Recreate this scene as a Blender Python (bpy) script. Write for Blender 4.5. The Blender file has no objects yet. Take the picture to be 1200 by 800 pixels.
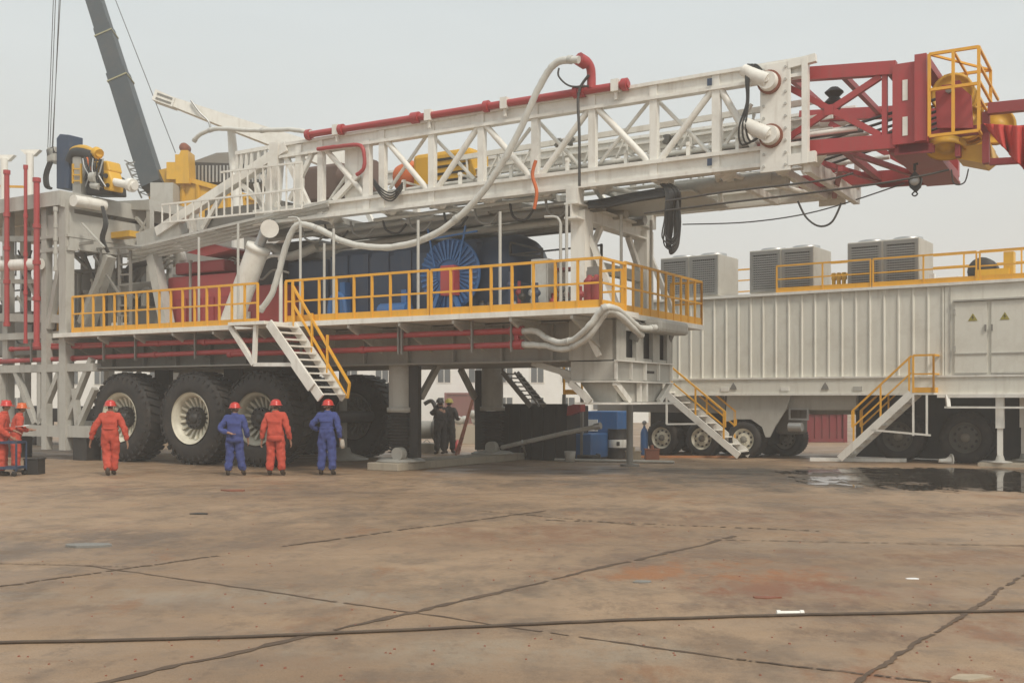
import bpy, bmesh, math, random
from mathutils import Vector as V, Matrix
random.seed(7)
SC = bpy.context.scene; COL = SC.collection
# ---------------- camera ----------------
F, HC, HY = 1270.0, 1.75, 468.0          # focal length in px of the 1200 px wide photo, eye height, horizon row
cd = bpy.data.cameras.new('camera'); cam = bpy.data.objects.new('camera', cd); COL.objects.link(cam)
cam.location = (0, 0, HC); cam.rotation_euler = (math.radians(90), 0, 0)
cd.sensor_width = 36; cd.lens = F/1200*36; cd.shift_y = (HY-400)/1200; cd.clip_start = .1; cd.clip_end = 3000
SC.camera = cam
# ---------------- sky and sun ----------------
SUN_EL, SUN_AZ = math.radians(50), math.radians(150)
wd = bpy.data.worlds.new('World'); SC.world = wd; wd.use_nodes = True
nt = wd.node_tree; nt.nodes.clear()
out = nt.nodes.new('ShaderNodeOutputWorld'); bg = nt.nodes.new('ShaderNodeBackground')
sky = nt.nodes.new('ShaderNodeTexSky'); sky.sky_type = 'NISHITA'; sky.sun_disc = False
sky.sun_elevation = SUN_EL; sky.sun_rotation = SUN_AZ; sky.dust_density = 6; sky.air_density = 2
mx = nt.nodes.new('ShaderNodeMix'); mx.data_type = 'RGBA'; mx.inputs[0].default_value = .93
tc = nt.nodes.new('ShaderNodeTexCoord'); sp = nt.nodes.new('ShaderNodeSeparateXYZ')
rp = nt.nodes.new('ShaderNodeValToRGB')
rp.color_ramp.elements[0].position = 0.0; rp.color_ramp.elements[0].color = (.61, .60, .57, 1)
rp.color_ramp.elements[1].position = .42; rp.color_ramp.elements[1].color = (.60, .662, .685, 1)
e = rp.color_ramp.elements.new(.16); e.color = (.62, .64, .625, 1)
nz = nt.nodes.new('ShaderNodeTexNoise'); nz.inputs['Scale'].default_value = 2.2; nz.inputs['Detail'].default_value = 3
mpn = nt.nodes.new('ShaderNodeMapping'); mpn.inputs['Scale'].default_value = (1, 1, 4)
nt.links.new(tc.outputs['Generated'], mpn.inputs[0]); nt.links.new(mpn.outputs[0], nz.inputs['Vector'])
mr = nt.nodes.new('ShaderNodeMapRange'); mr.inputs[1].default_value = .3; mr.inputs[2].default_value = .75
mr.inputs[3].default_value = 9.3; mr.inputs[4].default_value = 10.5
nt.links.new(nz.outputs['Fac'], mr.inputs[0])
vm = nt.nodes.new('ShaderNodeVectorMath'); vm.operation = 'SCALE'
nt.links.new(tc.outputs['Generated'], sp.inputs[0]); nt.links.new(sp.outputs[2], rp.inputs[0])
nt.links.new(rp.outputs[0], vm.inputs[0]); nt.links.new(mr.outputs[0], vm.inputs['Scale'])
nt.links.new(sky.outputs[0], mx.inputs[6]); nt.links.new(vm.outputs[0], mx.inputs[7])
nt.links.new(mx.outputs[2], bg.inputs[0]); bg.inputs[1].default_value = .1
nt.links.new(bg.outputs[0], out.inputs[0])
sl = bpy.data.lights.new('sun', 'SUN'); so = bpy.data.objects.new('sun', sl); COL.objects.link(so)
sl.energy = 2.1; sl.angle = math.radians(12); sl.color = (1, .93, .82)
dv = V((math.sin(SUN_AZ)*math.cos(SUN_EL), math.cos(SUN_AZ)*math.cos(SUN_EL), math.sin(SUN_EL)))
so.rotation_euler = dv.to_track_quat('Z', 'Y').to_euler(); so.location = (0, 0, 60)
SC.view_settings.view_transform = 'Standard'; SC.view_settings.look = 'None'
SC.view_settings.exposure = .27; SC.view_settings.gamma = 1; SC.view_settings.use_curve_mapping = False
SC.render.engine = 'CYCLES'
try:
    SC.cycles.max_bounces = 6; SC.cycles.diffuse_bounces = 3; SC.cycles.volume_bounces = 2
except Exception: pass

# ---------------- materials ----------------
def newmat(name):
    m = bpy.data.materials.new(name); m.use_nodes = True
    return m, m.node_tree, m.node_tree.nodes['Principled BSDF']
def paint(name, col, rough=.5, dirt=(.16, .12, .085), amt=.35, scale=1.3, metal=0, bump=.0, streak=True):
    """painted or bare surface with patchy grime and vertical run marks"""
    m, n, b = newmat(name)
    tc = n.nodes.new('ShaderNodeNewGeometry')
    a = n.nodes.new('ShaderNodeTexNoise'); a.inputs['Scale'].default_value = scale; a.inputs['Detail'].default_value = 7; a.inputs['Roughness'].default_value = .7
    n.links.new(tc.outputs['Position'], a.inputs['Vector'])
    r = n.nodes.new('ShaderNodeMapRange'); r.inputs[1].default_value = .48; r.inputs[2].default_value = .78; r.inputs[4].default_value = amt
    n.links.new(a.outputs['Fac'], r.inputs[0])
    mp = n.nodes.new('ShaderNodeMapping'); mp.inputs['Scale'].default_value = (5, 5, .5) if streak else (3, 3, 3)
    n.links.new(tc.outputs['Position'], mp.inputs[0])
    a2 = n.nodes.new('ShaderNodeTexNoise'); a2.inputs['Scale'].default_value = 1.6; a2.inputs['Detail'].default_value = 5
    n.links.new(mp.outputs[0], a2.inputs['Vector'])
    r2 = n.nodes.new('ShaderNodeMapRange'); r2.inputs[1].default_value = .52; r2.inputs[2].default_value = .8; r2.inputs[4].default_value = amt*.8
    n.links.new(a2.outputs['Fac'], r2.inputs[0])
    ad = n.nodes.new('ShaderNodeMath'); ad.operation = 'MAXIMUM'
    n.links.new(r.outputs[0], ad.inputs[0]); n.links.new(r2.outputs[0], ad.inputs[1])
    x = n.nodes.new('ShaderNodeMix'); x.data_type = 'RGBA'
    x.inputs[6].default_value = (*col, 1); x.inputs[7].default_value = (*dirt, 1)
    n.links.new(ad.outputs[0], x.inputs[0]); n.links.new(x.outputs[2], b.inputs['Base Color'])
    b.inputs['Roughness'].default_value = rough; b.inputs['Metallic'].default_value = metal
    if bump:
        bp = n.nodes.new('ShaderNodeBump'); bp.inputs['Strength'].default_value = bump; bp.inputs['Distance'].default_value = .02
        n.links.new(a.outputs['Fac'], bp.inputs['Height']); n.links.new(bp.outputs[0], b.inputs['Normal'])
    return m
M = {}
M['white'] = paint('white_paint', (.80, .775, .71), .45, dirt=(.30, .215, .14), amt=.42)
M['cream'] = paint('trailer_paint', (.74, .715, .63), .5, dirt=(.34, .27, .19), amt=.36)
M['grey'] = paint('grey_paint', (.46, .445, .40), .5, amt=.4)
M['mgrey'] = paint('dusty_grey_paint', (.30, .285, .255), .55, amt=.45)
M['dgrey'] = paint('dark_grey_paint', (.22, .21, .19), .55, amt=.4)  # darker grey for frames, housings and small fittings
M['red'] = paint('red_paint', (.40, .05, .052), .45, dirt=(.22, .10, .08), amt=.45)
M['dred'] = paint('dark_red_paint', (.30, .035, .04), .5, amt=.3)
M['yellow'] = paint('safety_yellow_paint', (.80, .40, .035), .5, amt=.25)
M['myellow'] = paint('machine_yellow_paint', (.68, .38, .03), .45, amt=.3)
M['blue'] = paint('blue_paint', (.035, .13, .33), .45, amt=.35)
M['navy'] = paint('dark_blue_paint', (.035, .06, .11), .5, amt=.3)
M['black'] = paint('black_steel', (.028, .026, .024), .55, dirt=(.1, .08, .06), amt=.4)
M['rubber'] = paint('tyre_rubber', (.022, .020, .019), .75, dirt=(.13, .10, .07), amt=.4, scale=2.2, bump=.3, streak=False)
M['mrim'] = paint('mid_rim_paint', (.36, .34, .27), .5, amt=.5, scale=3)  # rim tone between pale and dark, third near wheel
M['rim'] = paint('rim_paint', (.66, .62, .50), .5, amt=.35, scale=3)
M['drim'] = paint('dark_rim_paint', (.22, .205, .17), .6, amt=.5, scale=3)  # darker rim tone, used for far wheels and small hubs
M['steel'] = paint('galvanised_steel', (.45, .45, .44), .4, amt=.3, metal=.5)
M['cable'] = paint('wire_rope', (.06, .056, .052), .6, amt=.3)
M['steelgrey'] = paint('pale_pipe_paint', (.50, .49, .45), .5, amt=.4)
M['unit'] = paint('cooling_unit_beige', (.47, .44, .385), .5, amt=.35)
M['shade_rim'] = paint('shaded_rim_paint', (.10, .095, .08), .7, amt=.4)  # shade beneath the trailer put into the rim colour
M['collar'] = paint('pale_collar_paint', (.30, .28, .16), .5, amt=.3)
M['bcable'] = paint('muddy_cable', (.085, .062, .045), .8, dirt=(.2, .14, .09), amt=.5, scale=4)
M['hose'] = paint('white_hose', (.62, .61, .56), .55, amt=.3, scale=3)
M['plank'] = paint('weathered_timber', (.42, .34, .24), .8, dirt=(.14, .10, .07), amt=.5, scale=3, bump=.3)
M['concrete'] = paint('pale_concrete', (.42, .37, .29), .85, amt=.5, scale=2, bump=.3)
M['building'] = paint('white_render', (.78, .77, .73), .8, amt=.15, scale=.3)
M['glass'] = paint('window_glass', (.10, .11, .115), .15, amt=.1)
M['louvre'] = paint('louvre_metal', (.24, .235, .22), .5, amt=.25)
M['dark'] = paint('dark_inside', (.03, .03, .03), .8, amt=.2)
M['boom'] = paint('boom_grey_paint', (.036, .046, .052), .5, amt=.25)
M['cloth'] = paint('red_cloth', (.52, .055, .045), .85, amt=.15, scale=2, bump=.2)
M['orange_cov'] = paint('orange_red_cotton', (.52, .075, .045), .9, dirt=(.25, .05, .035), amt=.35, scale=9, bump=.4, streak=False)
M['blue_cov'] = paint('blue_cotton', (.05, .068, .22), .9, dirt=(.02, .03, .1), amt=.4, scale=9, bump=.4, streak=False)
M['black_cov'] = paint('dark_cotton', (.03, .028, .028), .9, amt=.3, scale=9, streak=False)
M['skin'] = paint('skin', (.35, .19, .125), .6, dirt=(.25, .12, .08), amt=.3, scale=12, streak=False)
M['hair'] = paint('black_hair', (.012, .010, .009), .7, amt=.1)
M['boot'] = paint('boot_leather', (.05, .035, .025), .6, amt=.3)
M['glove'] = paint('work_glove', (.42, .38, .32), .9, amt=.4)
M['hat_red'] = paint('red_helmet_plastic', (.55, .04, .03), .3, amt=.08)
M['hat_orange'] = paint('orange_helmet_plastic', (.62, .12, .03), .3, amt=.08)
M['orange'] = paint('orange_strap', (.6, .15, .05), .8, amt=.2)
M['paper'] = paint('white_paper', (.8, .8, .78), .8, amt=.05)
M['sign'] = paint('warning_yellow', (.35, .30, .06), .6, amt=.2)
M['brown'] = paint('rusty_sheet', (.24, .085, .05), .8, amt=.4)
M['dbrown'] = paint('dusty_brown_paint', (.16, .105, .085), .6, amt=.4)
M['rust'] = paint('rusty_plank', (.40, .17, .07), .85, amt=.5, scale=3)
M['radgrey'] = paint('dusty_container_red', (.20, .065, .055), .7, amt=.3)

# ---------------- frames: rays through the photo meet upright planes of the rig and the trailer ----------------
def pt(px, py, D):
    return V(((px-600)/F*D, D, HC+(HY-py)/F*D))
def gnd(px, py, z=0.0):
    D = (HC-z)*F/(py-HY); return V(((px-600)/F*D, D, z))
class Frame:
    def __init__(s, th, w0):
        s.c, s.sn, s.w0 = math.cos(math.radians(th)), math.sin(math.radians(th)), w0
        s.es = V((s.c, -s.sn, 0)); s.ew = V((s.sn, s.c, 0)); s.th = th
    def P(s, a, w, z):
        return s.es*a + s.ew*(w+s.w0) + V((0, 0, z))
    def at(s, px, py, w):
        u = (px-600)/F; return pt(px, py, (w+s.w0)/(s.c+s.sn*u))
    def S(s, px, w): return s.at(px, HY, w).dot(s.es)
    def at_s(s, px, py, s0):
        u = (px-600)/F; return pt(px, py, s0/(u*s.c-s.sn))
    def loc(s, p): return p.dot(s.es), p.dot(s.ew)-s.w0, p.z
R = Frame(30.8, 20.49); T = Frame(35.0, 30.55)
Z = V((0, 0, 1))

# ---------------- mesh builder ----------------
def smooth(pts, k=6):
    o = []; n = len(pts)
    for i in range(n-1):
        p0, p1, p2, p3 = pts[max(i-1, 0)], pts[i], pts[i+1], pts[min(i+2, n-1)]
        for j in range(k):
            t = j/k
            o.append(.5*((2*p1)+(p2-p0)*t+(2*p0-5*p1+4*p2-p3)*t*t+(3*p1-p0-3*p2+p3)*t**3))
    o.append(pts[-1]); return o
WORLD = {}
NOSPLIT = {'grille', 'louvre', 'slot', 'slide_rail', 'stiffener', 'side_rib', 'coil', 'trim', 'guard', 'pane', 'shell', 'eye', 'ear', 'lightning_mark', 'tyre', 'rim'}
class MB:
    def __init__(s): s.v = []; s.f = []; s.sm = []
    def add(s, vs, fs, sm=False):
        b = len(s.v); s.v += [V(x) for x in vs]
        for f in fs: s.f.append([b+i for i in f]); s.sm.append(sm)
        return s
    def par(s, o, a, b, c):
        o = V(o); vs = [o, o+a, o+a+b, o+b, o+c, o+a+c, o+a+b+c, o+b+c]
        return s.add(vs, [(0, 3, 2, 1), (4, 5, 6, 7), (0, 1, 5, 4), (1, 2, 6, 5), (2, 3, 7, 6), (3, 0, 4, 7)])
    def fb(s, fr, s0, s1, w0, w1, z0, z1):
        return s.par(fr.P(s0, w0, z0), fr.es*(s1-s0), fr.ew*(w1-w0), Z*(z1-z0))
    def box(s, c, sx, sy, sz, rz=0):
        ax = V((math.cos(rz), math.sin(rz), 0)); ay = V((-math.sin(rz), math.cos(rz), 0)); c = V(c)
        return s.par(c-ax*sx/2-ay*sy/2-Z*sz/2, ax*sx, ay*sy, Z*sz)
    def beam(s, p, q, w=.1, h=None, up=Z):
        h = w if h is None else h; p, q = V(p), V(q); d = (q-p)
        if d.length < 1e-6: return s
        dn = d.normalized()
        if abs(dn.dot(up)) > .98: up = R.es
        x = dn.cross(up).normalized(); y = x.cross(dn).normalized()
        return s.par(p-x*w/2-y*h/2, x*w, y*h, d)
    def ibeam(s, p, q, w=.2, h=.3, t=.03, up=Z):
        p, q = V(p), V(q); dn = (q-p).normalized()
        if abs(dn.dot(up)) > .98: up = R.es
        x = dn.cross(up).normalized(); y = x.cross(dn).normalized()
        s.beam(p+y*(h/2-t/2), q+y*(h/2-t/2), w, t, up); s.beam(p-y*(h/2-t/2), q-y*(h/2-t/2), w, t, up)
        return s.beam(p, q, t, h-2*t, up)
    def tube(s, pts, r, n=8, caps=True):
        pts = [V(p) for p in pts]; rings = []; last = None
        for i, p in enumerate(pts):
            d = (pts[min(i+1, len(pts)-1)]-pts[max(i-1, 0)])
            d = d.normalized() if d.length > 1e-9 else V((0, 0, 1))
            if last is None:
                a = d.cross(Z)
                if a.length < .05: a = d.cross(V((1, 0, 0)))
                last = a.normalized()
            x = (last-d*last.dot(d)).normalized(); last = x; y = d.cross(x)
            rr = r[i] if isinstance(r, (list, tuple)) else r
            rings.append([p+x*rr*math.cos(2*math.pi*k/n)+y*rr*math.sin(2*math.pi*k/n) for k in range(n)])
        vs = [q for g in rings for q in g]; fs = []
        for i in range(len(pts)-1):
            for k in range(n):
                fs.append((i*n+k, i*n+(k+1) % n, (i+1)*n+(k+1) % n, (i+1)*n+k))
        s.add(vs, fs, True)
        if caps:
            s.add(rings[0], [tuple(range(n))[::-1]]); s.add(rings[-1], [tuple(range(n))])
        return s
    def cyl(s, p, q, r, r2=None, n=16): return s.tube([p, q], [r, r if r2 is None else r2], n)
    def lathe(s, c, ax, prof, n=24, sm=True):
        c, ax = V(c), V(ax).normalized(); x = ax.cross(Z)
        if x.length < .05: x = ax.cross(V((1, 0, 0)))
        x.normalize(); y = ax.cross(x); vs = []; fs = []
        for (r, h) in prof:
            for k in range(n):
                a = 2*math.pi*k/n; vs.append(c+ax*h+(x*math.cos(a)+y*math.sin(a))*r)
        for i in range(len(prof)-1):
            for k in range(n): fs.append((i*n+k, i*n+(k+1) % n, (i+1)*n+(k+1) % n, (i+1)*n+k))
        return s.add(vs, fs, sm)
    def prism(s, poly, vec):
        n = len(poly); vs = [V(p) for p in poly]+[V(p)+vec for p in poly]
        fs = [tuple(range(n))[::-1], tuple(range(n, 2*n))]+[(i, (i+1) % n, n+(i+1) % n, n+i) for i in range(n)]
        return s.add(vs, fs)
    def pieces(s):
        n = len(s.v); up = list(range(n))
        def fd(i):
            while up[i] != i: up[i] = up[up[i]]; i = up[i]
            return i
        for f in s.f:
            a = fd(f[0])
            for q in f[1:]: up[fd(q)] = a
        isl = {}
        for i in range(n): isl.setdefault(fd(i), []).append(i)
        B = []
        for k, idx in isl.items():
            xs = [s.v[i] for i in idx]
            B.append([[min(v[j] for v in xs)-.03 for j in range(3)], [max(v[j] for v in xs)+.03 for j in range(3)], set([k])])
        ch = len(B) < 60
        if not ch: return [s]
        while ch:
            ch = False
            for i in range(len(B)):
                for j in range(i+1, len(B)):
                    if all(B[i][0][k] <= B[j][1][k] and B[j][0][k] <= B[i][1][k] for k in range(3)):
                        B[i][2] |= B[j][2]
                        B[i][0] = [min(a, b) for a, b in zip(B[i][0], B[j][0])]; B[i][1] = [max(a, b) for a, b in zip(B[i][1], B[j][1])]
                        del B[j]; ch = True; break
                if ch: break
        if len(B) == 1 or len(B) > 14: return [s]
        out = []
        for b in B:
            m = MB(); mp = {}
            for i in range(n):
                if fd(i) in b[2]: mp[i] = len(m.v); m.v.append(s.v[i])
            for f, q in zip(s.f, s.sm):
                if f[0] in mp: m.f.append([mp[i] for i in f]); m.sm.append(q)
            out.append(m)
        return out
    def build(s, name, mat, parent=None, origin=None, bevel=0, split=True):
        if split and parent is not None and origin is None and name not in NOSPLIT:
            ps = s.pieces()
            if len(ps) > 1:
                os_ = [p.build(name, mat, parent, None, bevel, False) for p in ps]
                return os_[0]
        me = bpy.data.meshes.new(name)
        if origin is None:
            lo = V([min(v[i] for v in s.v) for i in range(3)]); hi = V([max(v[i] for v in s.v) for i in range(3)])
            origin = V(((lo.x+hi.x)/2, (lo.y+hi.y)/2, lo.z))
        origin = V(origin)
        me.from_pydata([tuple(v-origin) for v in s.v], [], s.f)
        me.polygons.foreach_set('use_smooth', s.sm)
        bm = bmesh.new(); bm.from_mesh(me); bmesh.ops.recalc_face_normals(bm, faces=bm.faces); bm.to_mesh(me); bm.free()
        me.materials.append(mat); me.update()
        o = bpy.data.objects.new(name, me); COL.objects.link(o); WORLD[o.name] = origin
        if parent is not None:
            o.parent = parent; o.location = origin-WORLD[parent.name]
        else: o.location = origin
        if bevel:
            bv = o.modifiers.new('bevel', 'BEVEL'); bv.width = bevel; bv.segments = 2; bv.limit_method = 'ANGLE'
        return o
def tag(o, label=None, cat=None, group=None, kind=None):
    if label: o['label'] = label
    if cat: o['category'] = cat
    if group: o['group'] = group
    if kind: o['kind'] = kind
    return o
def thing(name, loc, label, cat, group=None):
    o = bpy.data.objects.new(name, None); COL.objects.link(o); o.empty_display_size = .2
    o.location = V(loc); WORLD[o.name] = V(loc); return tag(o, label, cat, group)
def group_part(name, parent, loc):
    o = bpy.data.objects.new(name, None); COL.objects.link(o); o.empty_display_size = .2
    WORLD[o.name] = V(loc); o.parent = parent; o.location = V(loc)-WORLD[parent.name]; return o
def copy_tree(o, parent=None):
    c = o.copy(); COL.objects.link(c); c.parent = parent
    for ch in list(o.children): copy_tree(ch, c)
    return c
def rail(name, pts, h, step, parent, mat, r=.025, mids=(.5,), toe=.15, posts=True):
    """guard rail along base points: posts, top rail, middle rails and a toe board"""
    m = MB(); pts = [V(p) for p in pts]
    for a, b in zip(pts, pts[1:]):
        L = (b-a).length; n = max(1, round(L/step))
        if posts:
            for k in range(n+1):
                p = a.lerp(b, k/n); m.beam(p, p+Z*h, r*2)
        m.beam(a+Z*h, b+Z*h, r*2.2)
        for q in mids: m.beam(a+Z*h*q, b+Z*h*q, r*1.7)
        if toe: m.beam(a+Z*toe/2, b+Z*toe/2, .012, toe)
    return m.build(name, mat, parent)
def stair(root, a0, a1, side, n, mat, tread_mat=None, sh=.22):
    """a0 top, a1 bottom of the near stringer; side = vector to the far stringer"""
    for k in (0, 1):
        MB().beam(a0+side*k, a1+side*k, .05, sh).build('stringer', mat, root)
    d = (a1-a0); hd = V((d.x, d.y, 0)).normalized(); sd = side.normalized()
    for i in range(n):
        p = a0+d*((i+.5)/n)
        MB().par(p-hd*.12+sd*.03, hd*.24, side-sd*.06, Z*.035).build('tread', tread_mat or mat, root)

# ---------------- ground ----------------
gm, g, gb = newmat('worn_concrete')
geo = g.nodes.new('ShaderNodeNewGeometry')
def N(t, **k):
    n = g.nodes.new(t)
    for a, b in k.items(): setattr(n, a, b)
    return n
def noise(scale, det=6, rough=.6, st=(1, 1, 1), off=0):
    mp = N('ShaderNodeMapping'); mp.inputs['Scale'].default_value = st; mp.inputs['Location'].default_value = (off, off*1.7, 0)
    n = N('ShaderNodeTexNoise'); n.inputs['Scale'].default_value = scale; n.inputs['Detail'].default_value = det; n.inputs['Roughness'].default_value = rough
    g.links.new(geo.outputs['Position'], mp.inputs[0]); g.links.new(mp.outputs[0], n.inputs['Vector']); return n.outputs['Fac']
def mrange(x, a, b, c=0, d=1):
    n = N('ShaderNodeMapRange'); n.interpolation_type = 'SMOOTHSTEP'
    for i, q in enumerate((a, b, c, d)): n.inputs[i+1].default_value = q
    g.links.new(x, n.inputs[0]); return n.outputs[0]
def mixc(f, a, b):
    n = N('ShaderNodeMix'); n.data_type = 'RGBA'
    g.links.new(f, n.inputs[0])
    for i, q in ((6, a), (7, b)):
        if isinstance(q, tuple): n.inputs[i].default_value = (*q, 1)
        else: g.links.new(q, n.inputs[i])
    return n.outputs[2]
def op(o, a, b):
    n = N('ShaderNodeMath', operation=o)
    for i, q in ((0, a), (1, b)):
        if isinstance(q, (int, float)): n.inputs[i].default_value = q
        else: g.links.new(q, n.inputs[i])
    return n.outputs[0]
base = mixc(mrange(noise(.16, 5), .38, .62), (.265, .170, .100), (.375, .252, .155))
base = mixc(mrange(noise(1.1, 8, .7, (1, 1, 1), 5), .45, .75), base, (.19, .132, .088))
base = mixc(op('MULTIPLY', mrange(noise(.33, 10, .72, (1, .6, 1), 11), .53, .62), .55), base, (.12, .08, .052))
base = mixc(op('MULTIPLY', mrange(noise(.6, 10, .75, (1, .6, 1), 31), .60, .70), .75), base, (.22, .105, .048))
base = mixc(mrange(noise(14, 6, .8, (1, 1, 1), 3), .55, .85, 0, .5), base, (.15, .105, .074))
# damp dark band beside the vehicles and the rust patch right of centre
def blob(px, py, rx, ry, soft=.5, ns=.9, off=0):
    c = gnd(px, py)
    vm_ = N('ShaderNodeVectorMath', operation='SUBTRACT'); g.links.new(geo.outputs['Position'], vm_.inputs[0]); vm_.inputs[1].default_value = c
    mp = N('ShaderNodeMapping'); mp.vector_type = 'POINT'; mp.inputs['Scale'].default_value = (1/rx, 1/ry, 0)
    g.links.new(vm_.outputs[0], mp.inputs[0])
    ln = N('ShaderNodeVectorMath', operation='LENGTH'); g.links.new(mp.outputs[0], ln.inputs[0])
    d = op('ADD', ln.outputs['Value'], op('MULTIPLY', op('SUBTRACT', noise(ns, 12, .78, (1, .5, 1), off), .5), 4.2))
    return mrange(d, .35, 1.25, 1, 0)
brk = mrange(noise(1.6, 12, .82, (1, .5, 1), 91), .44, .56, .12, 1)
for (px, py, rx, ry, col, amt, off) in (
    (830, 655, 2.6, 2.2, (.165, .105, .07), .8, 2), (860, 668, 1.1, .8, (.30, .125, .05), 1.2, 8), (950, 690, 1.2, .7, (.23, .09, .04), 1.2, 15),
    (745, 672, .9, .45, (.31, .135, .055), 1.2, 21), (960, 712, 1.3, .7, (.15, .095, .062), .8, 23), (1010, 745, .6, .3, (.15, .085, .05), .8, 24), (1100, 795, .7, .3, (.26, .11, .05), 1.1, 27), (640, 625, 2.2, 1.1, (.23, .12, .065), .9, 101), (1130, 650, 1.8, 1.0, (.22, .115, .06), .9, 105), (860, 605, 2.5, 1.2, (.22, .12, .068), .9, 109), (180, 630, 2.4, 1.2, (.17, .11, .07), .8, 113), (1180, 740, .8, .4, (.24, .11, .05), .9, 117),
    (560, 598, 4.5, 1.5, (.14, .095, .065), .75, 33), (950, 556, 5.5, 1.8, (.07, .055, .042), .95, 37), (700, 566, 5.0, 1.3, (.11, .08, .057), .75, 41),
    (260, 575, 5.0, 1.6, (.15, .105, .075), .7, 45), (60, 640, 2.4, 1.5, (.14, .10, .072), .7, 49), (1130, 600, 2.2, 1.0, (.14, .08, .05), .8, 55), (520, 690, 2.0, 1.2, (.17, .12, .08), .6, 58),
    (560, 640, 2.2, .6, (.30, .185, .11), .5, 61), (300, 700, 2.2, .5, (.33, .265, .195), .6, 65), (620, 760, 1.6, .5, (.32, .26, .19), .6, 69), (1000, 640, 2.5, .5, (.30, .22, .145), .5, 73)):
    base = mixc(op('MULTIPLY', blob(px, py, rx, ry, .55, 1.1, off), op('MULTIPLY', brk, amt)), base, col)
base = mixc(mrange(noise(75, 4, .8, (1, 1, 1), 13), .48, .70, 0, .75), base, (.10, .072, .05))
base = mixc(mrange(noise(38, 5, .8, (1, 1, 1), 17), .56, .72, 0, .5), base, (.48, .37, .27))
base = mixc(mrange(noise(2.0, 10, .8, (1, .5, 1), 19), .53, .60, 0, .5), base, (.15, .10, .065))
base = mixc(mrange(noise(.8, 10, .8, (1, .45, 1), 23), .55, .64, 0, .65), base, (.24, .118, .055))
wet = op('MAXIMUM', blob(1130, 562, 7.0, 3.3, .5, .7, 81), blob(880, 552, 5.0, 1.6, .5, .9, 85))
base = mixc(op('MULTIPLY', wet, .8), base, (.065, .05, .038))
g.links.new(base, gb.inputs['Base Color'])
g.links.new(mrange(noise(.8, 6, .6, (1, 2, 1), 77), .4, .65, .42, .85), gb.inputs['Roughness'])
bp = N('ShaderNodeBump'); bp.inputs['Strength'].default_value = .6; bp.inputs['Distance'].default_value = .012
g.links.new(noise(22, 10, .85), bp.inputs['Height']); g.links.new(bp.outputs[0], gb.inputs['Normal'])
tag(MB().add([(-260, -30, 0), (260, -30, 0), (260, 400, 0), (-260, 400, 0)], [(0, 1, 2, 3)]).build('ground', gm, origin=(0, 0, 0)), kind='structure')

# slab joints: thin uneven strips of dirt-filled crack
M['joint'] = paint('joint_dirt', (.095, .062, .04), .9, dirt=(.2, .13, .08), amt=.6, scale=3, streak=False)
def strip(a, b, w, seg=70, jit=.5, z=.004, gap=0):
    m = MB(); d = b-a; nrm = V((-d.y, d.x, 0)).normalized(); L, Rr = [], []
    off = 0
    for i in range(seg+1):
        t = i/seg; off = off*.8+random.uniform(-1, 1)*w*jit*.5
        ww = w*random.uniform(.35, 1.25)
        p = a+d*t+nrm*off; p.z = z
        L.append(p+nrm*ww/2); Rr.append(p-nrm*ww/2)
    for i in range(seg):
        if gap and random.random() < gap: continue
        m.add([L[i], L[i+1], Rr[i+1], Rr[i]], [(0, 1, 2, 3)])
    return m
for i, (x0, y0, x1, y1, w, gp) in enumerate(((100, 662, 860, 772, .035, .04), (60, 815, 862, 628, .075, .02), (-20, 690, 255, 651, .06, .05), (985, 812, 1215, 664, .05, .06),
                            (330, 640, 640, 598, .07, .2), (860, 772, 1230, 815, .03, .1), (640, 609, 960, 622, .06, .3), (-10, 660, 150, 664, .03, .3),
                            (560, 598, 780, 618, .05, .3), (820, 632, 1220, 640, .04, .25))):
    o = strip(gnd(x0, y0), gnd(x1, y1), w, seg=90, gap=gp, z=.004+.0006*i).build('pavement_joint', M['joint']); tag(o, kind='structure')
# puddle under the trailer front
pm, pn, pb = newmat('puddle_water'); pb.inputs['Base Color'].default_value = (.04, .032, .024, 1); pb.inputs['Roughness'].default_value = .06
pb.inputs['IOR'].default_value = 1.33
g_keep, geo_keep = g, geo
g = pn; geo = g.nodes.new('ShaderNodeNewGeometry')
pmask = op('MAXIMUM', blob(1175, 562, 5.6, 3.0, .5, .9, 83), blob(1070, 552, 3.2, 1.5, .5, 1.1, 87))
pmask = mrange(pmask, .38, .62)
tr_ = N('ShaderNodeBsdfTransparent'); mxs = N('ShaderNodeMixShader')
po = [n for n in pn.nodes if n.type == 'OUTPUT_MATERIAL'][0]
pn.links.new(pmask, mxs.inputs[0]); pn.links.new(tr_.outputs[0], mxs.inputs[1]); pn.links.new(pb.outputs[0], mxs.inputs[2]); pn.links.new(mxs.outputs[0], po.inputs[0])
pn.links.new(mrange(noise(1.6, 6, .7), .45, .7, .05, .28), pb.inputs['Roughness'])
b_ = N('ShaderNodeBump'); b_.inputs['Strength'].default_value = .05; pn.links.new(noise(1.5), b_.inputs['Height']); pn.links.new(b_.outputs[0], pb.inputs['Normal'])
g, geo = g_keep, geo_keep
edge = [(905, 550), (960, 538), (1010, 532), (1080, 528), (1160, 526), (1300, 526), (1400, 545), (1400, 595), (1260, 612), (1160, 607), (1060, 594), (985, 576), (930, 562)]
pp = smooth([gnd(*e, .009) for e in edge]+[gnd(*edge[0], .009)], 5)[:-1]
pp = [p+V((random.uniform(-.06, .06), random.uniform(-.12, .12), 0)) for p in pp]
tag(MB().add(pp, [tuple(range(len(pp)))]).build('puddle', pm), kind='structure')

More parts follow.
